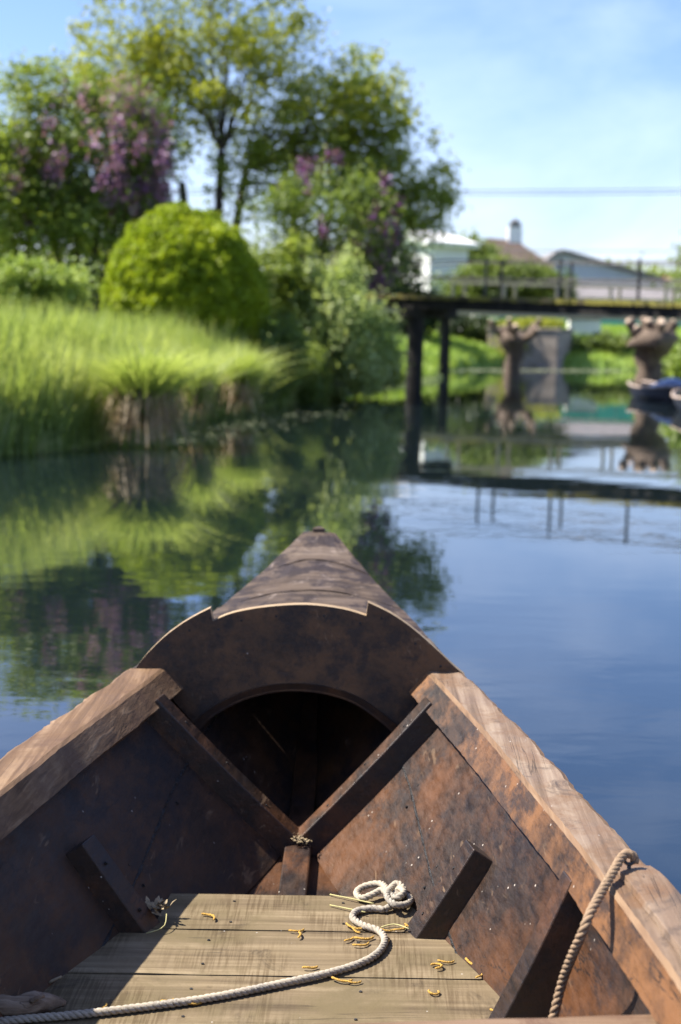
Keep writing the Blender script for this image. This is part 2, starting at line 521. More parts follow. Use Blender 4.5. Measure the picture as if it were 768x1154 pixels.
M['bank'] = ground_mat('bank_soil_and_grass', (0.06, 0.065, 0.025), (0.11, 0.15, 0.04), (0.20, 0.25, 0.07), 0.7)
M['meadow'] = ground_mat('meadow', (0.09, 0.15, 0.03), (0.17, 0.26, 0.05), (0.28, 0.36, 0.09), 0.5)


def water_mat():
    t = NT('canal_water')
    p = t.map((1, 1, 1))
    big = t.noise(t.map((0.55, 1.3, 1), (0, 0, 0)), 1.0, 2, 0.5, 0.4)
    mid = t.noise(t.map((2.2, 4.4, 1), (4, 2, 0)), 1.0, 3, 0.5, 0.6)
    fine = t.noise(t.map((6, 11, 1), (1, 2, 0)), 1.0, 2, 0.5, 0.3)
    # ring ripples left of the bow and a faint one to the right
    calm = t.ramp(t.noise(t.map((0.25, 0.25, 1), (7, 1, 0)), 1, 2), [(0.42, 0.25), (0.62, 1.0)])
    h = t.math('ADD', t.math('MULTIPLY', big, 0.55), t.math('MULTIPLY', mid, 0.16))
    h = t.math('ADD', h, t.math('MULTIPLY', fine, 0.035))
    h = t.math('MULTIPLY', h, calm)
    hs = [h]
    for (cx, cy, wl_, rad, amp) in ((-2.6, 8.6, 0.34, 1.9, 0.050), (1.55, 4.6, 0.10, 0.42, 0.006)):
        v = t.n.new('ShaderNodeVectorMath'); v.operation = 'DISTANCE'
        t.link(p, v.inputs[0]); v.inputs[1].default_value = (cx, cy, 0)
        d = v.outputs['Value']
        w = t.math('SINE', t.math('MULTIPLY', d, 2 * math.pi / wl_))
        env = t.n.new('ShaderNodeMapRange'); env.interpolation_type = 'SMOOTHSTEP'
        t.link(d, env.inputs['Value'])
        env.inputs['From Min'].default_value = rad; env.inputs['From Max'].default_value = 0.0
        env.inputs['To Min'].default_value = 0.0; env.inputs['To Max'].default_value = amp
        hs.append(t.math('MULTIPLY', w, env.outputs[0]))
    tot = hs[0]
    for q in hs[1:]: tot = t.math('ADD', tot, q)
    n = t.bump(tot, 0.5, 0.013)
    t.b.inputs['IOR'].default_value = 2.0
    return t.fin((0.006, 0.011, 0.012), 0.008, n, 0.5)


M['water'] = water_mat()

# ------------------------------------------------------------------ water and land
wb = MB()
wb.add([(-1500, -300, 0), (1500, -300, 0), (1500, 2000, 0), (-1500, 2000, 0)], [(0, 1, 2, 3)])
tag(wb.build('canal_water', M['water']), kind='structure')


def land(name, shore, inland, mat, prof):
    """shore: list of points at the water line; inland: direction per point; prof: (distance, height)"""
    # resample and roughen
    P, D = [], []
    for i in range(len(shore) - 1):
        a, b = Vector(shore[i][:2]), Vector(shore[i + 1][:2])
        da, db = Vector(inland[i]), Vector(inland[i + 1])
        n = max(2, int((b - a).length / 0.5)) if (b - a).length < 40 else 8
        for k in range(n):
            t = k / n
            P.append(a.lerp(b, t)); D.append(da.lerp(db, t).normalized())
    P.append(Vector(shore[-1][:2])); D.append(Vector(inland[-1]).normalized())
    vs, fs = [], []
    for i, (p, d) in enumerate(zip(P, D)):
        for j, (dist, z) in enumerate(prof):
            q = p + d * (dist + 0.22 * noise.noise(Vector((p.x * .8, p.y * .8, j))) * (1 if j < 4 else 0))
            zz = z + (0.07 * noise.noise(Vector((q.x, q.y, 3))) if j >= 2 and dist < 200 else 0)
            vs.append((q.x, q.y, zz))
    m = len(prof)
    for i in range(len(P) - 1):
        for j in range(m - 1):
            fs.append((i * m + j, (i + 1) * m + j, (i + 1) * m + j + 1, i * m + j + 1))
    b = MB(); b.add(vs, fs)
    o = b.build(name, mat, smooth=True, normals=False)
    return tag(o, kind='structure'), P, D


PROF = [(-0.5, -0.5), (0.0, -0.02), (0.18, 0.09), (0.9, 0.24), (2.6, 0.50), (5, 0.62), (12, 0.66), (30, 0.6), (80, 0.6), (900, 0.6)]
shoreL = [(-16, -12), (-10, 4), (-5.8, 12.5)] + [tuple(gz(x, y)[:2]) for x, y in
          ((0, 515), (70, 508), (150, 494), (220, 474), (290, 462), (370, 447), (440, 436))] + [(3.0, 42), (3.6, 52)]
inlL = [(-1, .1), (-1, .1), (-1, .15), (-1, .2), (-1, .3), (-1, .4), (-.9, .5), (-.8, .6), (-.7, .7), (-.6, .8), (-1, .3), (-1, .2)]
left_bank, LP, LD = land('left_bank_ground', shoreL, inlL, M['bank'], PROF)
shoreF = [(3.4, 50.5), (5.0, 57), (7.0, 62), (12, 62.5), (18, 63), (26, 63), (45, 60), (120, 60)]
inlF = [(-1, .3), (-.5, .8), (-.1, 1), (0, 1), (0, 1), (0, 1), (0, 1), (0.2, 1)]
PROF_F = [(-0.5, -0.5), (0.0, -0.02), (0.25, 0.35), (0.9, 0.6), (3, 1.0), (7, 1.7), (14, 1.9), (40, 1.2), (120, .8), (1500, 0.6)]
far_bank, FP, FD = land('far_bank_ground', shoreF, inlF, M['meadow'], PROF_F)
shoreR = [(40, -10), (26, 6), (17, 20), (11.2, 28), (8.6, 33.0), (8.4, 37), (10.5, 44), (16, 52), (30, 56.5), (120, 56)]
inlR = [(1, 0), (1, 0), (1, .1), (1, .2), (1, .2), (1, -.1), (1, -.3), (.6, -.8), (.2, -1), (.2, -1)]
PROF_R = [(-0.5, -0.5), (0.0, -0.02), (0.15, 0.25), (0.5, 0.42), (1.5, 0.5), (3, 0.52)]
right_bank, RP, RD = land('right_bank_ground', shoreR, inlR, M['meadow'], PROF_R + [(9, 0.52)])
gb = MB()
gb.add([(9.9, 33, .51), (11.5, 28.8, .51), (18.5, 20, .51), (27.5, 6, .51), (41.5, -10, .51), (700, -10, .51), (700, 54, .51), (31, 54, .51), (18, 50, .51), (12.5, 43.5, .51), (10, 37, .51)], [tuple(range(11))])
tag(gb.build('right_meadow_ground', M['meadow']), kind='structure')


# ------------------------------------------------------------------ foliage generators
def leaf_arrays(cent, size, up_bias=0.35, aspect=0.6):
    """rhombic leaf quads at centres (n,3)"""
    n = len(cent)
    nrm = rng.normal(size=(n, 3)); nrm[:, 2] = np.abs(nrm[:, 2]) + up_bias
    nrm /= np.linalg.norm(nrm, axis=1)[:, None]
    t = rng.normal(size=(n, 3)); t -= nrm * np.sum(t * nrm, axis=1)[:, None]
    t /= np.linalg.norm(t, axis=1)[:, None]
    b = np.cross(nrm, t)
    s = size * rng.uniform(0.6, 1.3, size=(n, 1))
    v = np.stack([cent - t * s, cent - b * s * aspect + nrm * s * .12, cent + t * s, cent + b * s * aspect + nrm * s * .12], axis=1).reshape(-1, 3)
    q = np.arange(n * 4).reshape(n, 4)
    return v, q


def clusters_in(ells, n, shell=0.5):
    """points in a union of ellipsoids ((cx,cy,cz),(rx,ry,rz),weight); shell pushes them outward"""
    w = np.array([e[2] for e in ells], float); w /= w.sum()
    out = []
    for i in range(n):
        e = ells[rng.choice(len(ells), p=w)]
        d = rng.normal(size=3); d /= np.linalg.norm(d)
        r = rng.uniform(shell, 1.0) ** 0.6
        out.append(np.array(e[0]) + d * r * np.array(e[1]))
    return np.array(out)


def leaves_on(cl, per, spread, size, **k):
    c = np.repeat(cl, per, axis=0)
    rad = rng.uniform(0.6, 1.35, size=(len(cl), 1)).repeat(per, axis=0)
    c = c + rng.normal(size=c.shape) * spread * rad * np.array([1, 1, .75])
    return leaf_arrays(c, size, **k)


def tree(name, label, base, fork, ells, ncl, per, spread, size, mat, trunk_r=0.16, cat='tree', group=None,
         blossom=None, limbs=None, shell=0.35, bark='bark'):
    root = empty(name, base, label, cat, group)
    base = Vector(base)
    cl = clusters_in(ells, ncl, shell)
    loc = cl - np.array(base)
    v, q = leaves_on(loc, per, spread, size)
    np_mesh('crown', v, q, mat, root)
    tb = MB()
    forks = limbs or [fork]
    tips = []
    for fk in forks:
        fk = Vector(fk) - base
        mid = fk * 0.5 + Vector((random.uniform(-.1, .1), random.uniform(-.1, .1), 0))
        off = Vector((random.uniform(-.08, .08), random.uniform(-.08, .08), 0)) if limbs else Vector()
        pts = [Vector((0, 0, -0.3)) + off, mid * .5 + off, mid, fk]
        r0 = trunk_r * (0.8 if limbs else 1)
        tb.tube(pts, [r0 * 1.2, r0, r0 * .85, r0 * .65], 8, jitter=0.08)
        tips.append((fk, r0 * .6))
    idx = rng.permutation(len(loc))
    for i in idx[:min(len(idx), 70)]:
        c = Vector(loc[i])
        fk, r = min(tips, key=lambda t: (t[0] - c).length)
        L = (c - fk).length
        m1 = fk.lerp(c, .35) + Vector((random.gauss(0, .08), random.gauss(0, .08), .10)) * L
        m2 = fk.lerp(c, .7) + Vector((random.gauss(0, .06), random.gauss(0, .06), .04)) * L
        rr = r * random.uniform(.25, .6)
        tb.tube([fk, m1, m2, c], [rr, rr * .6, rr * .35, rr * .12], 5, cap=False)
    tb.build('trunk', M[bark], root, smooth=True, normals=False)
    if blossom:
        bells, bn, bper, bsp, bs, bmat = blossom
        bc = clusters_in(bells, bn, 0.75) - np.array(base)
        c = np.repeat(bc, bper, axis=0)
        c = c + rng.normal(size=c.shape) * np.array([bsp, bsp, bsp * 2.0])
        v, q = leaf_arrays(c, bs, aspect=0.9)
        np_mesh('blossom', v, q, bmat, root)
    return root


def ell(x, y, Y, wpx, hpx, depth, w=1):
    """ellipsoid standing at distance Y, centred on a photo point, wpx/hpx half sizes"""
    c = gy(x, y, Y)
    k = Y / FPX
    return ((c.x, c.y, c.z), (wpx * k, depth, hpx * k), w)


# --- the tall yellow-green tree in the middle
b1 = gy(236, 330, 33); b1.z = 0.6
tree('broadleaf_tree', 'tall open yellow-green tree with dark forked limbs rising behind the dome bush', b1, None,
     [ell(215, 45, 33, 135, 75, 2.0, 3.0), ell(270, 125, 33, 160, 70, 2.2, 2.6), ell(400, 130, 33, 80, 70, 1.6, 1.6),
      ell(150, 100, 33, 105, 60, 1.5, 2.0), ell(445, 200, 33, 62, 62, 1.5, 1.0), ell(200, -60, 33, 120, 80, 2.0, 1.2), ell(310, 30, 33, 70, 50, 1.4, .7), ell(180, 165, 33, 42, 34, 1.0, .55)],
     540, 58, 0.20, 0.062, M['leaf_yellow'], 0.17, shell=0.1,
     limbs=[gy(205, 205, 33), gy(250, 170, 32.6), gy(278, 190, 33.5), gy(170, 180, 33.2)])
b2 = gy(330, 330, 33); b2.z = 0.6
tree('broadleaf_tree', 'loose mid-green tree whose thin branches reach right over the footbridge end', b2, None,
     [ell(355, 150, 33, 100, 75, 1.8, 2.2), ell(420, 180, 33, 60, 70, 1.6, 1.6), ell(470, 235, 33, 42, 45, 1.2, 1.0), ell(500, 215, 33, 22, 30, .7, .25),
      ell(300, 200, 33, 75, 60, 1.6, 1.4), ell(405, 90, 33, 40, 35, 1, .5)],
     330, 48, 0.19, 0.056, M['leaf_green'], 0.15, shell=0.1,
     limbs=[gy(330, 215, 33), gy(375, 230, 33), gy(410, 240, 32.6)])
b3 = gy(385, 340, 30.5); b3.z = 0.6
tree('lilac_tree', 'dark lilac with deep purple blossom beside the near footbridge end', b3, None,
     [ell(370, 250, 30.5, 65, 60, 1.4, 2), ell(415, 270, 30.5, 38, 55, 1.1, 1.3), ell(320, 255, 30.5, 45, 50, 1.3, 1)],
     140, 66, 0.18, 0.055, M['leaf_lilac'], 0.09, limbs=[gy(365, 290, 30.5), gy(395, 290, 30.5), gy(340, 290, 30.5)],
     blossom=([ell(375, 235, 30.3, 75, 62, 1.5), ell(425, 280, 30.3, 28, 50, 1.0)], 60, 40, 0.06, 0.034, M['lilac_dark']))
# --- lilac on the left
b4 = gy(100, 350, 29.4); b4.z = 0.6
tree('lilac_tree', 'broad lilac covered in pink purple blossom left of the dome bush', b4, None,
     [ell(115, 180, 29.4, 75, 95, 1.6, 2.4), ell(120, 255, 29.4, 75, 60, 1.7, 1.8), ell(45, 205, 29.4, 60, 70, 1.5, 1.2), ell(160, 175, 29.4, 38, 55, 1.1, .7)],
     260, 95, 0.22, 0.060, M['leaf_lilac'], 0.10, limbs=[gy(85, 240, 29.4), gy(115, 225, 29.4), gy(135, 240, 29.4), gy(55, 250, 29.4)],
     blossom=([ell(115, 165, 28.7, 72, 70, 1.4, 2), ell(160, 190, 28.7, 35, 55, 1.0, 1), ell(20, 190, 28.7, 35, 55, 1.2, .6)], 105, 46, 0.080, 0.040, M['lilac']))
b5 = gy(15, 350, 29); b5.z = 0.6
tree('broadleaf_tree', 'mid-green young tree at the far left with feathery top behind the grass', b5, None,
     [ell(20, 150, 29, 50, 65, 1.2, 1.5), ell(5, 230, 29, 60, 70, 1.4, 2), ell(50, 95, 29, 32, 40, .8, .5), ell(-60, 180, 29, 50, 90, 1.3, 1.2)],
     200, 60, 0.20, 0.058, M['leaf_green'], 0.10, limbs=[gy(15, 250, 29), gy(-20, 240, 29), gy(35, 230, 29)])
b6 = gy(60, 340, 36); b6.z = 0.6
tree('broadleaf_tree', 'shaded green tree filling the gap behind the left lilac', b6, None,
     [ell(30, 270, 36, 130, 70, 2.0, 2), ell(200, 285, 36, 70, 45, 1.6, 1), ell(-120, 260, 36, 80, 80, 2.2, 1)],
     140, 60, 0.30, 0.09, M['leaf_green'], 0.15, limbs=[gy(60, 270, 36), gy(10, 260, 36), gy(150, 300, 36)])


# --- shrubs
def shrub(name, label, base, ells, ncl, per, spread, size, mat, group=None, stems=6, shell=0.3, upright=False):
    root = empty(name, base, label, 'bush', group)
    base = Vector(base)
    cl = clusters_in(ells, ncl, shell)
    cl[:, 2] = np.maximum(cl[:, 2], 0.12)
    loc = cl - np.array(base)
    if upright:
        c = np.repeat(loc, per, axis=0)
        c = c + rng.normal(size=c.shape) * spread * np.array([.8, .8, 1.7])
        v, q = leaf_arrays(c, size, aspect=.4)
    else:
        v, q = leaves_on(loc, per, spread, size)
    np_mesh('foliage', v, q, mat, root)
    sb = MB()
    for i in rng.permutation(len(loc))[:stems]:
        c = Vector(loc[i])
        s0 = Vector((random.uniform(-.15, .15), random.uniform(-.15, .15), -.1))
        sb.tube([s0, s0.lerp(c, .5) + Vector((0, 0, .15)), c], [.025, .018, .006], 5, cap=False)
    sb.build('stems', M['bark'], root, smooth=True, normals=False)
    return root


def gb_(x, y, Y, z=0.55):
    p = gy(x, y, Y); p.z = z
    return p


shrub('bush', 'low light green bush at the left edge behind the tall grass', gb_(45, 350, 23),
      [ell(40, 325, 23, 60, 32, 1.0, 2), ell(-40, 320, 23, 60, 40, 1.0, 1)], 120, 90, 0.11, 0.05, M['leaf_shrub'])
shrub('bush', 'pale silvery-green upright bush leaning over the water beside the near bridge post', gb_(385, 425, 28.5, .40),
      [ell(385, 360, 28.5, 45, 55, 1.0, 2), ell(410, 390, 28.5, 38, 45, .9, 1.5), ell(350, 350, 28.5, 28, 45, .8, 1), ell(395, 320, 28.5, 14, 30, .4, .35), ell(365, 325, 28.5, 12, 28, .4, .3)],
      260, 70, 0.12, 0.055, M['leaf_willow'], upright=True)
shrub('bush', 'yellow-green sapling between the dome bush and the silvery bush', gb_(335, 400, 28.5),
      [ell(328, 305, 28.5, 24, 40, .6, 1), ell(338, 345, 28.5, 22, 35, .6, 1)], 60, 60, 0.13, 0.06, M['leaf_green'])
shrub('bush', 'dark green low bush touching the water beside the near bridge post', gb_(425, 430, 31, .3),
      [ell(430, 410, 31, 20, 26, .7, 1), ell(405, 422, 30.5, 25, 16, .7, 1)], 80, 80, 0.12, 0.06, M['leaf_green'])
shrub('bush', 'dense green bank growth between the tall grass and the silvery bush', gb_(320, 430, 26),
      [ell(315, 400, 26, 30, 35, .7, 2), ell(345, 425, 27.5, 30, 26, .7, 1.5), ell(300, 425, 25, 20, 20, .6, 1)], 130, 90, 0.11, 0.05, M['leaf_lilac'], upright=True)

# --- the clipped dome bush
dc = gb_(207, 350, 26, .55)
DS = 26 / 24
droot = empty('dome_bush', dc, 'large clipped dome-shaped bright green bush behind the tall grass', 'bush')
n = 80000
d = rng.normal(size=(n, 3)); d[:, 2] = np.abs(d[:, 2]) * 1.0 - 0.25
d /= np.linalg.norm(d, axis=1)[:, None]
lump = np.array([0.08 * noise.noise(Vector(q * 2.3)) + 0.075 * noise.noise(Vector(q * 7)) + .035 * noise.noise(Vector(q * 16)) for q in d])
rad = (1 + lump - np.abs(rng.normal(size=n)) * 0.05 + (rng.uniform(size=n) < .02) * rng.uniform(0, .07, n))[:, None]
ce = d * rad * np.array([1.36, 1.36, 1.60]) * DS + np.array([0, 0, 1.22])
v, q = leaf_arrays(ce, 0.032, up_bias=0.1)
np_mesh('foliage', v, q, M['leaf_dome'], droot)
ib = MB()
for k in range(24):
    a = random.uniform(0, 6.28); z = random.uniform(.5, 2.4); r = random.uniform(.4, 1.1)
    ib.tube([(0, 0, 0), (math.cos(a) * r * .4, math.sin(a) * r * .4, z * .6), (math.cos(a) * r, math.sin(a) * r, z)], [.04, .025, .006], 5, cap=False)
ib.build('stems', M['bark'], droot, normals=False)
bmc = bmesh.new(); bmesh.ops.create_icosphere(bmc, subdivisions=3, radius=1)
for vv in bmc.verts:
    vv.co = Vector((vv.co.x * 1.33, vv.co.y * 1.33, vv.co.z * 1.56 * 1.02 + 1.18)) * (1 + .02 * noise.noise(vv.co * 5))
mec = bpy.data.meshes.new('inner_growth'); bmc.to_mesh(mec); bmc.free(); mec.materials.append(M['leaf_lilac'])
oc = bpy.data.objects.new('inner_growth', mec); COL.objects.link(oc); oc.parent = droot


# ------------------------------------------------------------------ grass
def blades(name, base, height, width, lean, mat, label=None, cat=None, kind='stuff', parent=None, dirs=None, droop=0.5):
    n = len(base)
    if dirs is None:
        a = rng.uniform(0, 2 * np.pi, n)
        dirs = np.stack([np.cos(a), np.sin(a)], 1)
    h = height * rng.uniform(0.55, 1.15, n)
    ln = lean * rng.uniform(0.1, 1.4, n) * h
    fa = rng.uniform(0, np.pi, n)
    side = np.stack([np.cos(fa), np.sin(fa), np.zeros(n)], 1) * width
    d3 = np.concatenate([dirs, np.zeros((n, 1))], 1)
    rows = []
    for t, w in ((0, 1), (.4, .9), (.75, .6), (1, .12)):
        z = h * (t - droop * lean * t * t * .55)
        off = ln * (t ** 2)
        c = base + d3 * off[:, None] + np.stack([np.zeros(n), np.zeros(n), z], 1)
        rows += [c - side * w, c + side * w]
    v = np.stack(rows, 1).reshape(-1, 3)
    i0 = (np.arange(n) * 8)[:, None]
    q = np.concatenate([i0 + np.array([[0, 1, 3, 2]]), i0 + np.array([[2, 3, 5, 4]]), i0 + np.array([[4, 5, 7, 6]])], 0)
    o = np_mesh(name, v, q, mat, parent)
    if label or kind: tag(o, label, cat, None, kind)
    return o


def prof_z(dist, prof):
    return np.interp(dist, [p[0] for p in prof], [p[1] for p in prof])


def strip_pts(P, D, i0, i1, n, d0, d1, prof, pw=1.6):
    idx = rng.integers(i0, i1, n)
    f = rng.uniform(0, 1, n)
    p = np.array([tuple(q) for q in P]); dd = np.array([tuple(q) for q in D])
    a = p[idx] * (1 - f[:, None]) + p[idx + 1] * f[:, None]
    dr = dd[idx]
    dist = d0 + (d1 - d0) * rng.uniform(0, 1, n) ** pw
    xy = a + dr * dist[:, None]
    z = prof_z(dist, prof)
    strip_pts.dist = dist
    return np.concatenate([xy, z[:, None] - .03], 1), -dr


Pn = np.array([tuple(p) for p in LP])
iG0 = int(np.argmin(np.abs(Pn[:, 1] - 9))); iG1 = int(np.argmin(np.abs(Pn[:, 1] - 22.8)))
iG2 = int(np.argmin(np.abs(Pn[:, 1] - 31.5)))
bp, _ = strip_pts(LP, LD, iG0, iG1 + 3, 52000, 0.10, 5.0, PROF, 1.6)
hmod = np.array([0.96 + 0.26 * noise.noise(Vector((p[0] * .9, p[1] * .9, 0))) for p in bp])
blades('tall_grass', bp, (1.60 - bp[:, 2]) / 1.02 * hmod * (.60 + .40 * np.clip(strip_pts.dist / 1.0, 0, 1)), 0.012, 0.20, M['grass'], 'tall bright yellow-green meadow grass on the left bank', 'grass')
bp, dr = strip_pts(LP, LD, iG0, iG1 + 3, 20000, 0.0, 1.0, PROF, 1.0)
blades('bank_sedge', bp, 0.54 * (1 + .50 * np.clip((bp[:, 1] - 17) / 5, 0, 1)), 0.012, 0.30, M['grass_reed'], 'green sedge standing and leaning along the left water edge', 'sedge', droop=0.4)
bp, dr = strip_pts(LP, LD, iG1, iG2, 12000, -0.02, 1.6, PROF, 1.0)
blades('bank_reed', bp, 0.75, 0.012, 0.35, M['grass_reed'], 'green reeds along the shaded bank under the silvery bush', 'reeds', dirs=dr + rng.normal(size=dr.shape) * .9, droop=.4)
bp, dr = strip_pts(LP, LD, iG1, len(LP) - 2, 30000, 0.3, 9, PROF, 1.0)
blades('rough_grass', bp, 0.35, 0.014, 0.5, M['lawn'], 'short rough grass on the bank behind the bushes', 'grass')


def tussock(label, x, y, r, n, h, parentmat=M['grass_dead'], frac=.6):
    p = gz(x, y)
    p.z = .03; p.y -= .50; p.x += .16
    root = empty('sedge_tussock', p, label, 'grass tussock', 'sedge tussocks at the left water edge')
    a = rng.uniform(0, 2 * np.pi, n); rr = r * np.sqrt(rng.uniform(0, 1, n)) * .7
    base = np.stack([np.cos(a) * rr, np.sin(a) * rr + .15, np.full(n, .25) + .25 * rng.uniform(0, 1, n)], 1)
    dirs = np.stack([np.cos(a), np.sin(a)], 1)
    # dead skirt hanging down to the water
    m = int(n * frac)
    tt = []
    side = np.stack([-np.sin(a[:m]), np.cos(a[:m]), np.zeros(m)], 1) * .008
    L = h * rng.uniform(.5, 1, m)
    b0 = base[:m].copy(); b0[:, 2] = .56 * rng.uniform(.35, 1.15, m)
    d3 = np.concatenate([dirs[:m] + rng.normal(size=(m, 2)) * .25, np.zeros((m, 1))], 1)
    rng_fac = rng.uniform(.3, 1.15, (m, 1))
    for t in (0, .35, .7, 1):
        jr = rr[:m, None] / r if False else rng_fac
        c = b0 + d3 * (r * (.25 + .8 * t ** .6))[:, None] * rng.uniform(.8, 1.1, (m, 1)) if False else b0 + d3 * (r * .9 * t ** .7) * jr
        c = c.copy(); c[:, 2] = np.maximum(b0[:, 2] + .12 * math.sin(t * 3.14 * .8) - t * t * L * .75, .0)
        tt += [c - side * (1 - .6 * t), c + side * (1 - .6 * t)]
    v = np.stack(tt, 1).reshape(-1, 3)
    i0 = (np.arange(m) * 8)[:, None]
    q = np.concatenate([i0 + np.array([[0, 1, 3, 2]]), i0 + np.array([[2, 3, 5, 4]]), i0 + np.array([[4, 5, 7, 6]])], 0)
    np_mesh('dead_skirt', v, q, parentmat, root)
    blades('fresh_blades', np.concatenate([base, base]), .85, .009, .6, M['grass'], None, None, None, root, dirs=np.concatenate([dirs, dirs]) + rng.normal(size=(2 * n, 2)) * .5, droop=.8)
    return root


tussock('rounded sedge tussock with brown dead skirt nearest the viewer on the left bank', 152, 500, .36, 1100, .55)
tussock('sedge tussock with straw-coloured skirt on the point of the tall grass', 262, 471, .26, 420, .40)
tussock('smaller pale tussock between the two brown-skirted tussocks', 212, 483, .20, 220, .35)
0 and tussock('dull green tussock at the left edge of the water', 62, 511, .26, 420, .3)

# yellow flowers low at the left edge
fr = empty('buttercup_plant', gz(10, 505, .05), 'small yellow buttercups low on the bank at the left edge', 'flowers')
fb, sb = MB(), MB()
for i in range(9):
    q = Vector((random.uniform(-.35, .35), random.uniform(-.15, .25), random.uniform(.28, .65)))
    sb.tube([(q.x * .5, q.y * .5 + .1, 0), (q.x * .8, q.y, q.z * .6), q], [.004, .003, .002], 4)
    fb = MB()
    for k in range(5):
        a = k * 1.256
        e = Vector((math.cos(a), math.sin(a), .35)) * .022
        f = Vector((math.cos(a + .6), math.sin(a + .6), .3)) * .018
        g = Vector((math.cos(a - .6), math.sin(a - .6), .3)) * .018
        fb.add([q, q + g, q + e, q + f], [(0, 1, 2, 3)])
    fb.build('flower', M['buttercup'], fr, normals=False)
sb.build('stems', M['grass_reed'], fr, normals=False)

# floating debris along the bank
n = 420
px = rng.uniform(180, 400, n)
py = 494 - (px - 180) * 0.17 + rng.normal(size=n) * 7
pc = np.array([tuple(gz(a, b, .006)) for a, b in zip(px, py)])
s = rng.uniform(.012, .05, n)
a = rng.uniform(0, 6.28, n)
t1 = np.stack([np.cos(a), np.sin(a), np.zeros(n)], 1) * s[:, None]
t2 = np.stack([-np.sin(a), np.cos(a), np.zeros(n)], 1) * s[:, None] * .7
pc[:, 2] += rng.uniform(0, .004, n)
v = np.stack([pc - t1, pc - t2, pc + t1, pc + t2], 1).reshape(-1, 3)
tag(np_mesh('floating_leaves', v, np.arange(n * 4).reshape(n, 4), M['pad']), 'pale scraps of leaf floating along the left bank', 'floating leaves', kind='stuff')

n = 1500
px = rng.uniform(455, 700, n)
py = 415.5 + (px - 455) * .004 + np.abs(rng.normal(size=n)) * 1.8
pc = np.array([tuple(gz(a_, b_, .006)) for a_, b_ in zip(px, py)])
s = rng.uniform(.03, .12, n); a = rng.uniform(0, 6.28, n)
t1 = np.stack([np.cos(a), np.sin(a), np.zeros(n)], 1) * s[:, None]
t2 = np.stack([-np.sin(a), np.cos(a), np.zeros(n)], 1) * s[:, None] * .7
v = np.stack([pc - t1, pc - t2, pc + t1, pc + t2], 1).reshape(-1, 3)
tag(np_mesh('floating_duckweed', v, np.arange(n * 4).reshape(n, 4), M['pad']), 'pale duckweed scum drifting along the far water edge', 'duckweed', kind='stuff')

# lawns on the far and right banks
bp, _ = strip_pts(FP, FD, 0, min(len(FP) - 2, 60), 26000, 0.05, 13, PROF_F, 1.2)
blades('far_lawn', bp, 0.30, 0.028, 0.5, M['lawn'], 'bright sunlit grass slope beyond the bridges', 'grass')
bp, _ = strip_pts(RP, RD, 0, len(RP) - 9, 14000, 0.02, 6, PROF_R + [(9, .52)], 1.1)
blades('right_bank_grass', bp, 0.40, 0.016, 0.5, M['grass_reed'], 'green grass around the pollard on the right bank', 'grass')

# ------------------------------------------------------------------ near footbridge
A = gy(425, 333, 35.0); Bp = gy(768, 343, 29.5)
A = Vector((A.x, A.y, A.z)); Bp = Vector((Bp.x, Bp.y, Bp.z))
dirb = (Bp - A)
A0 = A - dirb * 0.12
B0 = A + dirb * 1.75
ub = dirb.normalized()
fl = Vector((ub.x, ub.y, 0)).normalized()
perp = Vector((-fl.y, fl.x, 0))
if perp.y < 0: perp = -perp        # away from the viewer
br = empty('timber_footbridge', gz(466, 440), 'dark old timber footbridge with mossy plank ends and thin iron railing crossing the canal', 'footbridge')
mw = Vector(br.location)
bridge_pt = lambda t, side=0.0, z=0.0: A + dirb * t + perp * side + Vector((0, 0, z)) - mw


def tb_at(px_, row=0):
    """parameter along the bridge of a photo column"""
    lo, hi = -0.3, 1.8
    for _ in range(40):
        m = (lo + hi) / 2
        q = A + dirb * m
        loc = CAMR.transposed() @ (q - Vector((0, 0, CAM_H)))
        x = 384 + FPX * loc.x / -loc.z
        if x < px_: lo = m
        else: hi = m
    return m


for sd in (0.06, 1.05):
    b = MB(); b.beam(bridge_pt(-.12, sd, -.16), bridge_pt(1.75, sd, -.16), .16, .24)
    b.build('girder', M['timber_dark'], br)
L = (B0 - A0).length
np_ = 100
for i in range(np_):
    t = -.12 + 1.87 * (i + .5) / np_
    b = MB()
    c = bridge_pt(t, .55 + random.uniform(-.02, .02), -.010 + random.uniform(-.008, .008))
    X = perp; Yv = fl; Z = Vector((0, 0, 1))
    Mx = Matrix((X, Yv, Z)).transposed().to_4x4(); Mx.translation = c
    b.box(None, (1.30 + random.uniform(-.05, .05), L / np_ * .80, .10), mat=Mx)
    b.build('deck_plank', M['plank_old'], br)
for px_ in (468, 905):
    t = tb_at(px_)
    for sd, wd in ((0.05, .40),):
        top = bridge_pt(t, sd, -.30)
        bot = Vector((top.x, top.y, -mw.z - .8))
        b = MB()
        pts = [bot, bot.lerp(top, .33) , bot.lerp(top, .66) + Vector((.015, 0, 0)), top]
        b.tube(pts, [wd * .53, wd * .5, wd * .5, wd * .52], 10, jitter=.03)
        b.build('post', M['timber_dark'], br)
    b = MB(); b.beam(bridge_pt(t, -.30, -.38) , bridge_pt(t, 1.4, -.38), .42, .22)
    b.build('cross_beam', M['timber_dark'], br)
for sd, xs in ((.0, (547, 630, 719, 815, 930)), (1.1, (533, 612))):
    for px_ in xs:
        t = tb_at(px_)
        b = MB(); b.beam(bridge_pt(t, sd, -.05), bridge_pt(t, sd, .92), .058, .058)
        b.build('railing_post', M['iron'], br)
    for z in (.86, .48):
        b = MB()
        b.tube([bridge_pt(.02, sd, z - (.12 if z > .5 else 0)), bridge_pt(.25, sd, z), bridge_pt(.6, sd, z - .02), bridge_pt(1, sd, z), bridge_pt(1.7, sd, z)], .016, 6)
        b.build('handrail', M['iron'], br, smooth=True)

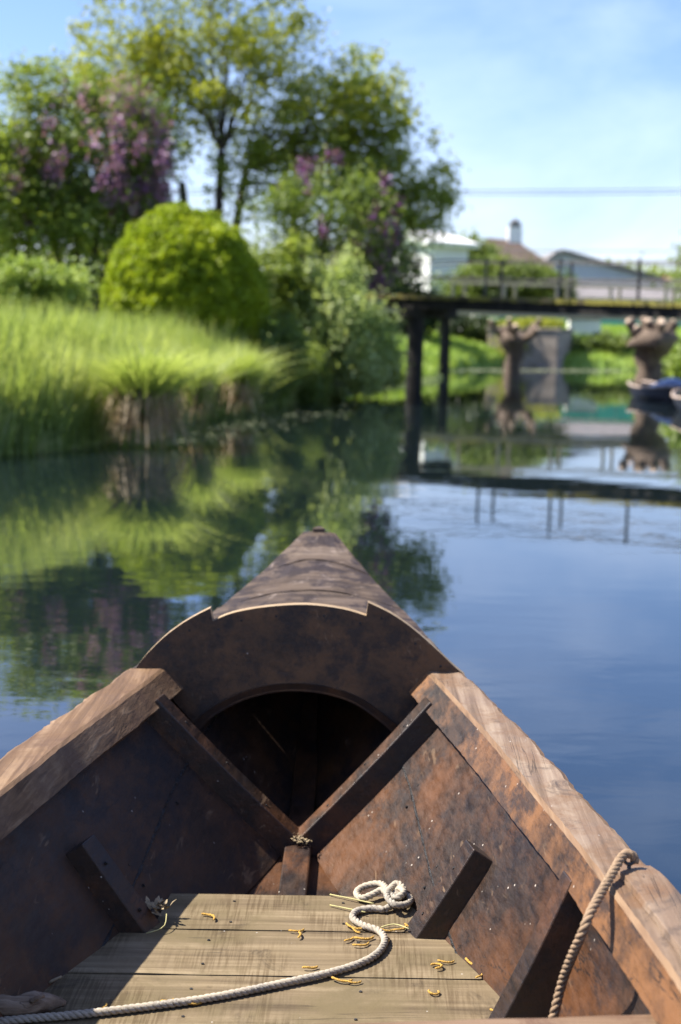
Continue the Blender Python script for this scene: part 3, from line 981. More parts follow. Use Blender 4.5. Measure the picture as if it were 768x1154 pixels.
# ------------------------------------------------------------------ second, lighter footbridge
A2 = gy(470, 346, 47.5); B2 = gy(768, 356, 45)
A2, B2 = Vector(A2), Vector(B2)
d2 = B2 - A2
mw2 = gz(500, 425)
b2r = empty('light_footbridge', mw2, 'second slender footbridge with pale railing just beyond the timber footbridge', 'footbridge')
f2 = Vector((d2.x, d2.y, 0)).normalized(); p2 = Vector((-f2.y, f2.x, 0))
bp2 = lambda t, s=0.0, z=0.0: A2 + d2 * t + p2 * s + Vector((0, 0, z)) - mw2
b = MB(); b.beam(bp2(-.15, .5, -.02), bp2(2.0, .5, -.02), 1.1, .10); b.build('deck', M['plank_old'], b2r)
for sd in (.0, 1.0):
    b = MB(); b.beam(bp2(-.15, sd, -.13), bp2(2.0, sd, -.13), .08, .12); b.build('girder', M['rail_pale'], b2r)
    b = MB(); b.beam(bp2(.12, sd, .86), bp2(2.0, sd, .86), .05, .07); b.build('handrail', M['rail_pale'], b2r)
    for k in range(10):
        b = MB(); b.beam(bp2(.14 + k * .20 + sd * .02, sd, .03), bp2(.14 + k * .20 + sd * .02, sd, .815), .09, .09); b.build('railing_post', M['rail_pale'], b2r)
for t_ in (.10, 1.3):
    for sd in (.5,):
        top = bp2(t_, sd, -.19)
        b = MB(); b.tube([(top.x, top.y, -1.0), (top.x + .03, top.y, 1.0), top], [.21, .18, .17], 9, jitter=.04); b.build('post', M['timber_dark'], b2r)

# ------------------------------------------------------------------ abutment, pollards, low walls
ab = empty('concrete_abutment', gz(598, 413), 'square weathered concrete block with plants on top at the far water edge', 'abutment')
c = Vector(ab.location)
ab.rotation_euler = (0, 0, R(-22))
Y = c.y
k = Y / FPX
b = MB(); b.box((0, -.2, .60), (80 * k, 2.6, 2.0)); b.build('block', M['concrete'], ab, bevel=.06)
b = MB(); b.box((0, -.2, 1.65), (83 * k, 2.7, .10)); b.build('coping', M['concrete'], ab, bevel=.02)
cl = clusters_in([((0, -.6, 1.85), (80 * k / 2, 1.1, .26), 1), ((-1.0, -1.5, 1.0), (.7, .15, .8), .5)], 85, .1); v, q = leaves_on(cl, 60, .13, .06)
tag(np_mesh('abutment_plants', v + np.array(c), q, M['leaf_yellow']), 'yellow-green plants growing over the top of the concrete abutment', 'plants')
b = MB(); wp = gz(640, 409); b.box((wp.x + 1.6, wp.y + .6, .28), (3.8, .5, .95))
tag(b.build('retaining_wall', M['concrete'], bevel=.04), 'low dark retaining wall at the far water edge right of the abutment', 'wall')


def pollard(label, base, h, rt, rh, nknob, seed, scale=1.0):
    random.seed(seed)
    root = empty('pollard_willow', base, label, 'tree', 'pollarded willows by the canal')
    b = MB()
    prof = [(-.3, 1.15), (0, 1.1), (.3, .92), (.5, 1.0), (.7, 1.4), (.86, 1.95), (.96, 1.8), (1.03, 1.1)]
    b.tube([(random.uniform(-.06, .06) * scale, random.uniform(-.05, .05), z * h) for z, _ in prof], [rt * r for _, r in prof], 16, jitter=.12)
    b.build('trunk', M['bark_pale'], root, smooth=True)
    for i in range(nknob):
        a = 2 * math.pi * i / nknob + random.uniform(-.3, .3)
        r = rh * random.uniform(.45, .95)
        z0 = h * .88
        tip = Vector((math.cos(a) * r, math.sin(a) * r * .8, h * random.uniform(1.12, 1.40)))
        m = Vector((math.cos(a) * r * .75, math.sin(a) * r * .6, z0 + (tip.z - z0) * .40))
        rr = rt * random.uniform(.26, .40)
        b = MB(); b.tube([(0, 0, z0 * .9), m, tip - (tip - m) * .2, tip], [rr * 1.2, rr, rr * 1.15, rr * 1.05], 9, jitter=.18)
        bo = b.build('stub', M['bark_pale'], root, smooth=True)
        dz = (tip - m).normalized()
        b = MB(); b.tube([tip - dz * .01, tip + dz * .025], [rr * .9, rr * .75], 9); b.build('sawn_end', M['cut_wood'], bo)
    return root


bpd = gz(737, 432, .4); 
pollard('thick pollarded willow with pale sawn knuckles behind the moored boat on the right', (bpd.x + .58, 34.8, .35), 1.08, .31, .66, 10, 5)
bq = gz(571, 411, .3)
pollard('slim pollarded willow with knobbly pale head left of the concrete abutment', (bq.x, bq.y - 2.2, -.05), 1.45, .27, 1.05, 9, 9)
random.seed(21)


# ------------------------------------------------------------------ moored boats
def skiff(label, c, L, W, H, rz, cover):
    root = empty('moored_boat', c, label, 'boat', 'boats moored on the right')
    root.rotation_euler = (0, 0, rz)
    ns = 14
    outer, rim = [], []
    for i in range(ns + 1):
        t = i / ns
        w = W / 2 * (math.sin(math.pi * min(1, .12 + t * .80)) ** .6) * (1 if t < .9 else 1)
        if i == 0: w = W * .10
        if i == ns: w = W * .12
        zs = H * (1 + .35 * (2 * t - 1) ** 2)
        y = (t - .5) * L
        outer.append([(-w, y, zs), (-w * .85, y, zs * .45), (-w * .45, y, -.12), (w * .45, y, -.12), (w * .85, y, zs * .45), (w, y, zs),
                      (w * .9, y, zs), (w * .75, y, zs * .5), (w * .4, y, .02), (-w * .4, y, .02), (-w * .75, y, zs * .5), (-w * .9, y, zs)])
    b = MB(); b.loft(outer); b.build('hull', M['boat_dark'], root)
    for sg in (-1, 1):
        b = MB()
        b.tube([(sg * abs(s_[0][0]) * .97, s_[0][1], s_[0][2] + .012) for s_ in outer], .028, 6)
        b.build('rubbing_strake', M['boat_rim'], root, smooth=True)
    b = MB()
    for y_ in (-.18 * L, .12 * L):
        b = MB(); b.box((0, y_, H * .72), (W * .82, .20, .04)); b.build('thwart', M['boat_orange'], root)
    b = MB()
    N = 8
    vs = []
    for i in range(N + 1):
        for j in range(7):
            u = (j / 6 - .5) * 2
            y = -.46 * L + i / N * L * .42
            t = (y / L + .5)
            w = W / 2 * (math.sin(math.pi * min(1, .12 + t * .80)) ** .6) * .84
            vs.append((u * w, y, H * (1.0 + .3 * (2 * t - 1) ** 2) + (.05 + .20 * math.sin(math.pi * i / N)) * (1 - u * u) + .02 * noise.noise(Vector((u * 3, y * 4, 1)))))
    fs = [(i * 7 + j, i * 7 + j + 1, (i + 1) * 7 + j + 1, (i + 1) * 7 + j) for i in range(N) for j in range(6)]
    b.add(vs, fs); b.build('cover', M[cover], root, smooth=True)
    return root


p = gz(735, 452); skiff('dark moored boat with blue cover and orange-brown board in front of the pollard', (p.x + .35, p.y + .9, 0), 3.0, 1.02, .26, R(8), 'boat_blue')
p = gz(785, 468); skiff('moored boat with pale bow cut by the right edge of the picture', (p.x + .30, p.y + .9, 0), 3.2, 1.0, .27, R(-4), 'boat_rim')


# ------------------------------------------------------------------ buildings
def window(parent, c, w, h, fy=-.03):
    f = MB(); f.box(c, (w, .10, h)); fo = f.build('window', M['white_wall'], parent)
    g = MB(); g.box((c[0], c[1] - .056, c[2]), (w * .84, .02, h * .84)); g.build('pane', M['glass_dark'], fo)


def gable_house(name, label, x0, x1, eave_y, peak_x, peak_y, Y, depth, wallm, roofm, base_z=.6, extras=None, cat='house'):
    """front gable faces the viewer"""
    l = gy(x0, eave_y, Y); r = gy(x1, eave_y, Y); pk = gy(peak_x, peak_y, Y)
    org = Vector(((l.x + r.x) / 2, Y, base_z))
    root = empty(name, org, label, cat)
    L_, R_, P_ = l - org, r - org, pk - org
    zL, zR = L_.z, R_.z
    b = MB()
    fr_ = [(L_.x, 0, -.3), (R_.x, 0, -.3), (R_.x, 0, zR), (P_.x, 0, P_.z), (L_.x, 0, zL)]
    bk = [(x, depth, z) for x, _, z in fr_]
    b.add(fr_ + bk, [(0, 1, 2, 3, 4), (9, 8, 7, 6, 5), (0, 5, 6, 1), (1, 6, 7, 2), (4, 3, 8, 9), (0, 4, 9, 5), (3, 2, 7, 8)])
    b.build('wall', M[wallm], root)
    b = MB()
    for (a, c_) in ((L_, P_), (R_, P_)):
        dv = (c_ - a); dv.y = 0; ext = dv.normalized() * .35
        a2 = a - ext
        nz = Vector((-dv.z, 0, dv.x)).normalized()
        if nz.z < 0: nz = -nz
        off = nz * .03
        th = nz * .22
        q = [a2 + off, c_ + off, c_ + off + th, a2 + off + th]
        b.add([(p_.x, -.4, p_.z) for p_ in q] + [(p_.x, depth + .4, p_.z) for p_ in q],
              [(0, 1, 2, 3), (7, 6, 5, 4), (0, 4, 5, 1), (1, 5, 6, 2), (2, 6, 7, 3), (3, 7, 4, 0)])
    b.build('roof', M[roofm], root)
    return root, L_, R_, P_


sh, *_ = gable_house('storage_shed', 'wide grey-blue clad shed with a low gable and dark roof edge', 590, 748, 318, 632, 285, 95, 24, 'shed_wall', 'roof_grey', cat='shed')
for k in range(26):
    pass
# long low building with pale wall in front of the shed
l = gy(616, 334, 84); r = gy(900, 346, 84)
lb = empty('low_building', (l.x, 84, .6), 'long low building with pale blue wall and brown-grey roof below the shed', 'building')
Wd = r.x - l.x
zt = gy(690, 337, 84).z - .6
b = MB(); b.box((Wd / 2, 4, zt / 2 - .2), (Wd, 8, zt + .4)); b.build('wall', M['shed_pale'], lb)
b = MB()
hr = gy(690, 320, 88).z - .6
b.add([(-.5, -.5, zt + .02), (Wd + .5, -.5, zt + .02), (Wd + .5, 8.5, zt + .02), (-.5, 8.5, zt + .02), (-.5, 4, hr), (Wd + .5, 4, hr)],
      [(0, 1, 5, 4), (2, 3, 4, 5), (0, 4, 3), (1, 2, 5), (0, 3, 2, 1)])
b.build('roof', M['roof_grey'], lb)
for k in range(7):
    window(lb, (3.2 + k * 3.1, -.02, zt * .55), 1.2, .9)
b = MB(); b.box((Wd * .33, -.06, zt * .45), (1.0, .1, zt * .9)); b.build('door', M['boat_blue'], lb)
for k in range(5):
    b = MB(); b.box((1.6 + k * 4.7, -.08, zt / 2), (.12, .12, zt)); b.build('downpipe', M['white_wall'], lb)

# brown roofed house with chimney
hh = empty('brown_roofed_house', (gy(578, 300, 78).x, 78, .6), 'house with steep brown tiled roof and white chimney behind the green bush', 'house')
kx = 78 / FPX
e0 = gy(540, 300, 78).z - .6; pk = gy(560, 264, 78).z - .6
Wh = 84 * kx
b = MB(); b.box((0, 3, e0 / 2 - .1), (Wh, 6, e0 + .2)); b.build('wall', M['white_wall'], hh)
b = MB()
b.add([(-Wh / 2 - .3, -.4, e0), (Wh / 2 + .3, -.4, e0), (Wh / 2 + .3, 6.4, e0), (-Wh / 2 - .3, 6.4, e0), (-Wh * .28, 3, pk), (Wh * .12, 3, pk - .1)],
      [(0, 1, 5, 4), (1, 2, 5), (2, 3, 4, 5), (3, 0, 4), (0, 3, 2, 1)])
ro = b.build('roof', M['roof_brown'], hh)
b = MB(); cx = (586 - 578) * kx
b.box((cx, 3, pk - .15), (.75, .7, 1.5)); b.build('chimney', M['white_wall'], ro)
b = MB(); b.box((cx, 3, pk + .74), (.6, .6, .30)); b.tube([(cx, 3, pk + .88), (cx, 3, pk + 1.08)], [.2, .12], 8); b.build('chimney_cap', M['roof_grey'], ro)
window(hh, (-1.2, -.02, e0 * .5), .9, 1.1); window(hh, (1.2, -.02, e0 * .5), .9, 1.1)

# bright white house behind the tree
wh, L_, R_, P_ = gable_house('white_house', 'bright white rendered house glimpsed through the leaves behind the lilac', 385, 512, 280, 450, 264, 70, 2.2, 'white_wall', 'white_wall')
wh.rotation_euler = (0, 0, R(-58))
for xx in (-1.2, 1.1):
    window(wh, (xx, -.02, 1.5), .8, 1.1)
gable_house('red_roofed_house', 'distant house with red tiled roof at the right edge of the skyline', 735, 800, 330, 768, 312, 120, 10, 'white_wall', 'roof_red')

# teal fence and white post beyond the far lawn
tf = empty('teal_fence', (gy(690, 360, 74).x, 74, 1.6), 'teal panel fence behind the far lawn seen under the bridge deck', 'fence')
zf = gy(690, 352, 74).z - 1.6; zl = gy(690, 366, 74).z - 1.6
for k in range(11):
    b = MB(); b.box((-5.2 + k * 1.25, 0, (zf + zl) / 2), (1.18, .06, zf - zl + .5)); b.build('panel', M['teal'], tf)
b = MB()
b = MB(); b.box((1.0, .1, zf + .12), (14, .08, .10)); b.build('top_rail', M['white_wall'], tf)
wp_ = gy(658, 378, 68)
ws = empty('white_cabinet', (wp_.x, 68, 1.0), 'small white cabinet on the far lawn under the bridge', 'cabinet')
b = MB(); b.box((0, 0, .5), (1.5, .6, 1.3)); b.build('body', M['white_wall'], ws, bevel=.02)
b = MB(); b.box((0, -.02, 1.2), (1.6, .75, .08)); b.build('lid', M['roof_grey'], ws)

# hedges, bushes, trees beyond
hb = gz(530, 400, 1.2)
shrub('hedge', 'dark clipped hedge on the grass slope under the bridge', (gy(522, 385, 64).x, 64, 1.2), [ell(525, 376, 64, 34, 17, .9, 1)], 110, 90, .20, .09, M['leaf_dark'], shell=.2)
shrub('bush', 'rounded yellow-green bush in front of the brown roofed house', (gy(590, 330, 66).x, 66, 1.4),
      [ell(565, 314, 66, 50, 18, 1.6, 2), ell(612, 324, 66, 38, 16, 1.4, 1.4), ell(540, 330, 66, 60, 20, 1.6, 1.3)], 240, 90, .26, .10, M['leaf_far'], shell=.2)
for i, (x, y, w, h, Y_, m, lab) in enumerate((
        (528, 296, 20, 22, 72, 'leaf_far', 'pale small tree left of the brown roofed house'),
        (700, 322, 26, 12, 130, 'leaf_far', 'distant low treetop between the shed and the iron railing post'),
        (745, 324, 30, 11, 135, 'leaf_green', 'distant treetop just left of the red roof'),
        (830, 300, 60, 45, 80, 'leaf_far', 'broad tree beyond the right edge of the canal'),
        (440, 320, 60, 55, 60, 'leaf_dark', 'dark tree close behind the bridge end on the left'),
        (300, 320, 90, 45, 55, 'leaf_green', 'green tree filling the background behind the dome bush'),
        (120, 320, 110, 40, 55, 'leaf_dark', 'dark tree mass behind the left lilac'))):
    bs = gy(x, y, Y_); bs.z = .6
    if Y_ < 100: kk = 130
    else: kk = 60
    tree('background_tree', lab, bs, None, [ell(x, y, Y_, w, h, w * Y_ / FPX * .8, 1), ell(x - w * .4, y + h * .5, Y_, w * .7, h * .6, w * Y_ / FPX * .6, .6), ell(x + w * .4, y + h * .5, Y_, w * .7, h * .6, w * Y_ / FPX * .6, .6)],
         kk, 80, .006 * Y_, .0022 * Y_, M[m], .14, limbs=[gy(x, y + h * .3, Y_), gy(x + w * .3, y + h * .4, Y_)], shell=.2, group='trees beyond the bridge')
shrub('bush', 'light green bush on the far bank right of the concrete abutment', (gy(690, 395, 64).x, 64, .8),
      [ell(690, 388, 64, 34, 12, .7, 1), ell(648, 392, 64, 20, 9, .7, .5)], 70, 80, .16, .08, M['leaf_far'], shell=.2)
shrub('bush', 'green bush behind the pollard at the right edge', (gy(765, 400, 37).x, 37, .5),
      [ell(775, 405, 37, 22, 22, .6, 1), ell(745, 420, 37, 26, 10, .6, .7)], 60, 80, .14, .07, M['leaf_shrub'], shell=.2)

# a dark far wood that closes the horizon
n = 9000
xx = rng.uniform(-260, 330, n); yy = 190 + rng.uniform(0, 25, n)
hgt = np.array([5.2 + 3.0 * noise.noise(Vector((x * .06, 0, 0))) + 1.2 * noise.noise(Vector((x * .3, 4, 0))) for x in xx])
cc = np.stack([xx, yy, .6 + hgt * rng.uniform(0, 1, n) ** .6], 1)
v, q = leaf_arrays(cc, 1.0)
tag(np_mesh('far_wood', v, q, M['leaf_far']), 'low far-off wood along the horizon', 'wood', kind='stuff')

# overhead cables
for (x0, y0, x1, y1, Yc, r_, lab) in ((380, 207, 900, 198, 62, .022, 'upper overhead cable crossing the sky above the shed'),
                                      (380, 212, 900, 202, 62.5, .022, 'second overhead cable hanging just below the upper one'),
                                      (400, 268, 900, 277, 75, .02, 'thin faint overhead cable just above the shed roof')):
    a_, c_ = gy(x0 - 500, y0 + 3, Yc), gy(x1 + 500, y1 + 2, Yc)
    b = MB()
    b.tube([a_.lerp(c_, t) - Vector((0, 0, math.sin(math.pi * t) * .35)) for t in [i / 16 for i in range(17)]], r_, 5)
    tag(b.build('overhead_cable', M['cable'], smooth=True), lab, 'cable', 'overhead cables')
for (sx, lab) in ((-150, 'wooden pole carrying the cables on the left'), (1420, 'wooden pole carrying the cables on the right')):
    pass

# ================================================================== THE BOAT
BM = Matrix.Translation((-.10, 3.0, 0)) @ Matrix.Rotation(-.02, 4, 'Z') @ Matrix.Rotation(-.018, 4, 'Y')
BI = BM.inverted()


def bray(x, y):
    o = BI @ Vector((0, 0, CAM_H)); d = BI.to_3x3() @ ray(x, y)
    return o, d


def bl(x, y, z):      # boat-local point on a level plane
    o, d = bray(x, y); return o + d * ((z - o.z) / d.z)


def bs_(x, y, s):     # boat-local point on an athwartship plane
    o, d = bray(x, y); return o + d * ((s - 3.0 - o.y) / d.y)


def bw(x, y, z): return BM @ bl(x, y, z)


boat = empty('wooden_boat', None, 'old tarred wooden boat we sit in, bow pointing up the canal, gunwales worn bare', 'boat', mat=BM)


def smooth_interp(xs, ys):
    xs, ys = np.array(xs), np.array(ys)
    m = np.gradient(ys, xs)
    def f(x):
        x = min(max(x, xs[0]), xs[-1])
        i = min(int(np.searchsorted(xs, x, side='right')) - 1, len(xs) - 2)
        h = xs[i + 1] - xs[i]; t = (x - xs[i]) / h
        return float((2 * t**3 - 3 * t**2 + 1) * ys[i] + (t**3 - 2 * t**2 + t) * h * m[i] + (-2 * t**3 + 3 * t**2) * ys[i + 1] + (t**3 - t**2) * h * m[i + 1])
    return f


WG = smooth_interp([1.2, 1.8, 2.34, 2.86, 3.3, 3.75, 4.1, 4.5, 4.8, 4.95], [.79, .745, .683, .60, .525, .425, .308, .172, .070, .020])   # hull inner edge at the rail
ZG = smooth_interp([1.2, 2.3, 3.0, 3.75, 4.1, 4.5, 4.95], [.445, .450, .460, .480, .520, .590, .695])
WK = smooth_interp([1.2, 1.8, 2.3, 2.65, 2.93, 3.15, 3.4, 3.62, 3.8, 4.95], [.60, .575, .50, .405, .285, .195, .10, .035, .022, .016])
ZK = smooth_interp([1.2, 3.5, 3.8, 4.1, 4.5, 4.95], [.03, .03, .06, .15, .33, .63])


def hull(s, t, side, off=0.0):
    """point on the hull inside: t 0 keel .. 1 rail; off = inward along the normal"""
    k = Vector((WK(s), ZK(s))); g = Vector((WG(s), ZG(s)))
    d = (g - k).normalized(); nrm = Vector((-d.y, d.x))
    bul = .005 * math.sin(math.pi * t) if s < 4.6 else 0
    p_ = k.lerp(g, t) + nrm * (off - bul)
    if side > 0: p_.x -= .032 * t * min(1, max(0, (4.15 - s) / .4))
    return Vector((side * p_.x, s - 3.0, p_.y))


def t_at_z(s, z): return (z - ZK(s)) / (ZG(s) - ZK(s))


S = [1.2 + i * .05 for i in range(0, 76)]
seam_t = smooth_interp([1.2, 2.2, 2.65, 3.0, 3.5, 3.8, 4.95], [-.02, 0.0, .10, .30, .55, .60, .60])
for side in (-1, 1):
    mt = M['tar'] if side > 0 else M['tar_left']
    for nm, ta, tb_, s0 in (('lower_strake', 0, 1, 2.25), ('upper_strake', 1, 2, 1.2)):
        secs = []
        for s in S:
            if s < s0 or s > 4.94: continue
            st = max(seam_t(s), 0.0)
            a0, a1 = (0.0, st - .006) if ta == 0 else (st + (.006 if s > 2.25 else 0), 1.0)
            if a1 <= a0 + .004: continue
            o_ = .0 if ta == 0 else .0035
            N = 5
            inn = [hull(s, a0 + (a1 - a0) * k / N, side, o_) for k in range(N + 1)]
            out = [p_ + Vector((side * .026, 0, -.012)) for p_ in inn]
            secs.append(inn + out[::-1])
        b = MB(); b.loft(secs)
        b.build(nm, mt, boat, smooth=False)
    # tarred caulking showing in the seam
    b = MB()
    pts = [hull(s, seam_t(s), side, -.004 + .002 * noise.noise(Vector((s * 30, side, 0)))) for s in [2.28 + i * .02 for i in range(80)] if s < 3.9]
    b.tube(pts, .0078, 5, jitter=.35); b.build('seam_caulking', M['caulk'], boat)
# bottom boards and outer bottom
secs = []
for s in S:
    if s > 4.9: continue
    w = WK(s) + .02; z = ZK(s)
    secs.append([(-w, s - 3, z - .004), (w, s - 3, z - .004), (w + .03, s - 3, min(z - .05, -.0 + z)), (w * .8, s - 3, z - .13), (-w * .8, s - 3, z - .13), (-w - .03, s - 3, z - .05)])
b = MB(); b.loft(secs); b.build('bottom', M['tar'], boat)
# keelson
secs = []
for s in [2.2 + i * .1 for i in range(24)]:
    w = .034 if s < 4 else .034 * max(.3, 1 - (s - 4) * 1.2); z = ZK(s)
    secs.append([(-w, s - 3, z - .01), (w, s - 3, z - .01), (w, s - 3, z + .030), (-w, s - 3, z + .030)])
b = MB(); b.loft(secs); b.build('keelson', M['tar_rib'], boat, bevel=.004)


# rails: heavy timber inside the planking, bare on top
def rail(side, s0, s1, mats, seed):
    secs = []
    n_ = int((s1 - s0) / .02)
    for i in range(n_ + 1):
        s = s0 + (s1 - s0) * i / n_
        g = hull(s, 1.0, side); k = hull(s, 0, side); g.x = abs(g.x); k.x = abs(k.x)
        d = Vector((g.x - k.x, g.z - k.z)).normalized(); nr = Vector((-d.y, d.x))
        j = lambda q, a: a * noise.noise(Vector((s * 9, seed, q))) + a * .7 * noise.noise(Vector((s * 45, seed, q)))
        G = Vector((g.x, g.z))
        zt = g.z + .012
        ti = Vector((G.x - .058, zt + .001 + j(1, .003)))            # top inner edge
        li = ti - d * .076 + Vector((j(2, .003), 0))     # lower inner edge
        lo = li - nr * .050
        oo = Vector((G.x + .040 + j(3, .006), zt - .040 + j(4, .003)))  # outer face bottom
        to = Vector((G.x + .041 + j(5, .007), zt - .006 + j(6, .004)))
        to2 = Vector((G.x + .030 + j(5, .007), zt + j(6, .0015)))
        ch1 = ti + Vector((.006, 0.0)) + Vector((j(8, .002), 0)); ch2 = ti - d * .007
        mid_ = Vector((G.x - .01, zt + j(7, .0018)))
        prof = [li, ch2, ch1, mid_, to2, to, oo, lo]
        secs.append([(side * p_.x, s - 3, p_.y) for p_ in prof])
    b = MB()
    #          li-ch2  ch2-ch1 ch1-mid mid-to2 to2-to to-oo oo-lo lo-li
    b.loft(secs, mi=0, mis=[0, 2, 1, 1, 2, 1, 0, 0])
    return b.build('gunwale', mats, boat)


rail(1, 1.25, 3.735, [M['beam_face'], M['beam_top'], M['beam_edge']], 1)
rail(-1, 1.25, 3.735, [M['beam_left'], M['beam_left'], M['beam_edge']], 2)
# short cap plank scarfed on top of the right rail
secs = []
for i in range(30):
    s = 1.25 + (2.42 - 1.25) * i / 29
    g = hull(s, 1.0, 1)
    e = min(1, (2.42 - s) / .07) * .009 + .003
    j = lambda q: .003 * noise.noise(Vector((s * 20, 3, q)))
    secs.append([(g.x - .030 + j(1), s - 3, g.z + .013), (g.x - .026 + j(2), s - 3, g.z + .012 + e), (g.x + .043 + j(3), s - 3, g.z + .012 + e), (g.x + .044 + j(4), s - 3, g.z + .002)])
b = MB(); b.loft(secs); b.build('rail_cap', M['beam_top'], boat, bevel=.003)

# outer wale running to the stem under the deck edge
for side in (-1, 1):
    secs = []
    for i in range(60):
        s = 3.70 + (4.93 - 3.70) * i / 59
        g = hull(s, 1.0, side); g.x = abs(g.x)
        j = .003 * noise.noise(Vector((s * 14, side, 2)))
        x0, x1 = g.x + .004, g.x + .036 + j
        secs.append([(side * x0, s - 3, g.z - .05), (side * x0, s - 3, g.z - .002), (side * x1, s - 3, g.z - .004 + j), (side * (x1 + .002), s - 3, g.z - .055)])
    b = MB(); b.loft(secs); b.build('wale', M['beam_edge'] if side > 0 else M['deck'], boat)

# foredeck: four athwartship boards with curved joints
seams = [3.74, 4.13, 4.37, 4.66, 4.94]
gap = .008
for i in range(4):
    b = MB()
    N, Mn = 14, 10
    top, und = [], []
    for a in range(Mn + 1):
        for c_ in range(N + 1):
            u = (c_ / N - .5) * 2
            bow = lambda sm, q: sm - q * (u * u) + .006 * noise.noise(Vector((u * 3, sm * 5, 0)))
            s_0 = seams[i] + (gap if i else 0); s_1 = seams[i + 1] - gap
            q0 = .10 if i else 0; q1 = .10 if i < 3 else 0
            s = bow(s_0, q0) + (bow(s_1, q1) - bow(s_0, q0)) * a / Mn
            s = min(s, 4.948)
            hw = WG(s) + .030 - (.034 * min(1, max(0, (4.15 - s) / .4)) if u > 0 else 0)
            z = ZG(s) + .010 + .022 * (1 - u * u) * min(1, WG(s) / .2) + .003 * noise.noise(Vector((u * 4, s * 9, i))) - (.002 * i % 2)
            top.append((u * hw, s - 3, z)); und.append((u * hw, s - 3, z - .018))
    nv = len(top)
    row = N + 1
    fs = []
    for a in range(Mn):
        for c_ in range(N):
            q = (a * row + c_, a * row + c_ + 1, (a + 1) * row + c_ + 1, (a + 1) * row + c_)
            fs.append(q); fs.append(tuple(nv + w for w in q[::-1]))
    for c_ in range(N):
        fs.append((c_, nv + c_, nv + c_ + 1, c_ + 1))
        e = Mn * row
        fs.append((e + c_ + 1, nv + e + c_ + 1, nv + e + c_, e + c_))
    for a in range(Mn):
        fs.append(((a + 1) * row, nv + (a + 1) * row, nv + a * row, a * row))
        fs.append((a * row + N, nv + a * row + N, nv + (a + 1) * row + N, (a + 1) * row + N))
    b.add(top + und, fs)
    b.build('deck_plank', M['deck'], boat, smooth=False)
for sm, u0, u1 in ((seams[1], -.85, .85), (seams[2], -.85, .25), (seams[3], -.8, .8)):  # strips added under the joints to keep sunlight out of the bow
    b = MB(); rows = []
    for k in range(13):
        u = u0 + (u1 - u0) * k / 12
        sc_ = sm - .10 * u * u
        hw = WG(sc_) + .02; z = ZG(sc_) + .010 + .022 * (1 - u * u) * min(1, WG(sc_) / .2) - .0215
        rows.append([(u * hw, sc_ - 3 - .03, z), (u * hw, sc_ - 3 + .03, z + .004), (u * hw, sc_ - 3 + .03, z - .02), (u * hw, sc_ - 3 - .03, z - .02)])
    b.loft(rows); b.build('seam_light_block', M['caulk'], boat)
b = MB()
b.loft([[(-.024, 1.925, z), (.024, 1.925, z), (.008, 1.985 + dz, z), (-.008, 1.985 + dz, z)] for z, dz in ((.30, -.02), (.50, -.01), (.64, 0), (.700, .0), (.712, -.006))])
b.build('stem_head', M['deck'], boat, bevel=.006)

# breast board with notched round top and arch
SP = 3.735
top_px = [(143, 773), (150, 758), (165, 738), (185, 718), (205, 703), (222, 693), (237, 685.5), (240, 700), (262, 691), (300, 684), (345, 681.5),
          (385, 686), (413, 694), (415, 679), (440, 691), (466, 709), (491, 731), (511, 750), (524, 761)]
arch_px = [(443, 824), (420, 805), (395, 790), (365, 781), (335, 778), (305, 780), (275, 788), (250, 800), (232, 813), (222, 828)]


def uz(q): p_ = bs_(q[0], q[1], SP); return (p_.x, p_.z)


topl = [uz(q) for q in top_px]; arch = [uz(q) for q in arch_px]


def densify(pl, sharp=()):
    out = []
    for i in range(len(pl) - 1):
        (x0, z0), (x1, z1) = pl[i], pl[i + 1]
        n_ = max(1, int(math.hypot(x1 - x0, z1 - z0) / .012))
        for k in range(n_):
            t = k / n_; out.append((x0 + (x1 - x0) * t, z0 + (z1 - z0) * t))  # worn paler edge, with the rim highlight painted into its colour
    out.append(pl[-1]); return out


def catmull(pl, n=6):
    P_ = [pl[0]] + list(pl) + [pl[-1]]
    out = []
    for i in range(1, len(P_) - 2):
        p0, p1, p2, p3 = [Vector(q) for q in P_[i - 1:i + 3]]
        for k in range(n):
            t = k / n
            out.append(.5 * ((2 * p1) + (p2 - p0) * t + (2 * p0 - 5 * p1 + 4 * p2 - p3) * t * t + (3 * p1 - p0 - 3 * p2 + p3) * t ** 3))
    out.append(Vector(P_[-2])); return out


archs = [tuple(p_) for p_ in catmull(arch, 5)]
tops = [tuple(p_) for p_ in catmull(topl[:7], 4)] + [tuple(p_) for p_ in catmull(topl[7:13], 4)] + [tuple(p_) for p_ in catmull(topl[13:], 4)]
hl = lambda side, z: (side * (abs(hull(SP, t_at_z(SP, z), 1).x) + .012), z)
aR, aL = archs[0], archs[-1]
poly = tops + [hl(1, ZG(SP) - .02), hl(1, aR[1])] + archs + [hl(-1, aL[1]), hl(-1, ZG(SP) - .02)]


def prism(poly, s_near, s_far, side_mat=1):
    b = MB()
    n_ = len(poly)
    tri = tessellate_polygon([[Vector((x, z, 0)) for x, z in poly]])
    near = [(x, s_near - 3, z) for x, z in poly]; far = [(x, s_far - 3, z) for x, z in poly]
    b.add(near + far, [tuple(t) for t in tri] + [tuple(n_ + i for i in t[::-1]) for t in tri], 0)
    base = len(b.v) - 2 * n_
    for i in range(n_):
        k = (i + 1) % n_
        b.f.append((base + i, base + k, base + n_ + k, base + n_ + i))
        b.m.append(side_mat if i < len(tops) - 1 else 0)
    return b


pb = prism(poly, SP, SP + .030)
pb.build('breast_board', [M['plate'], M['cut_edge']], boat)
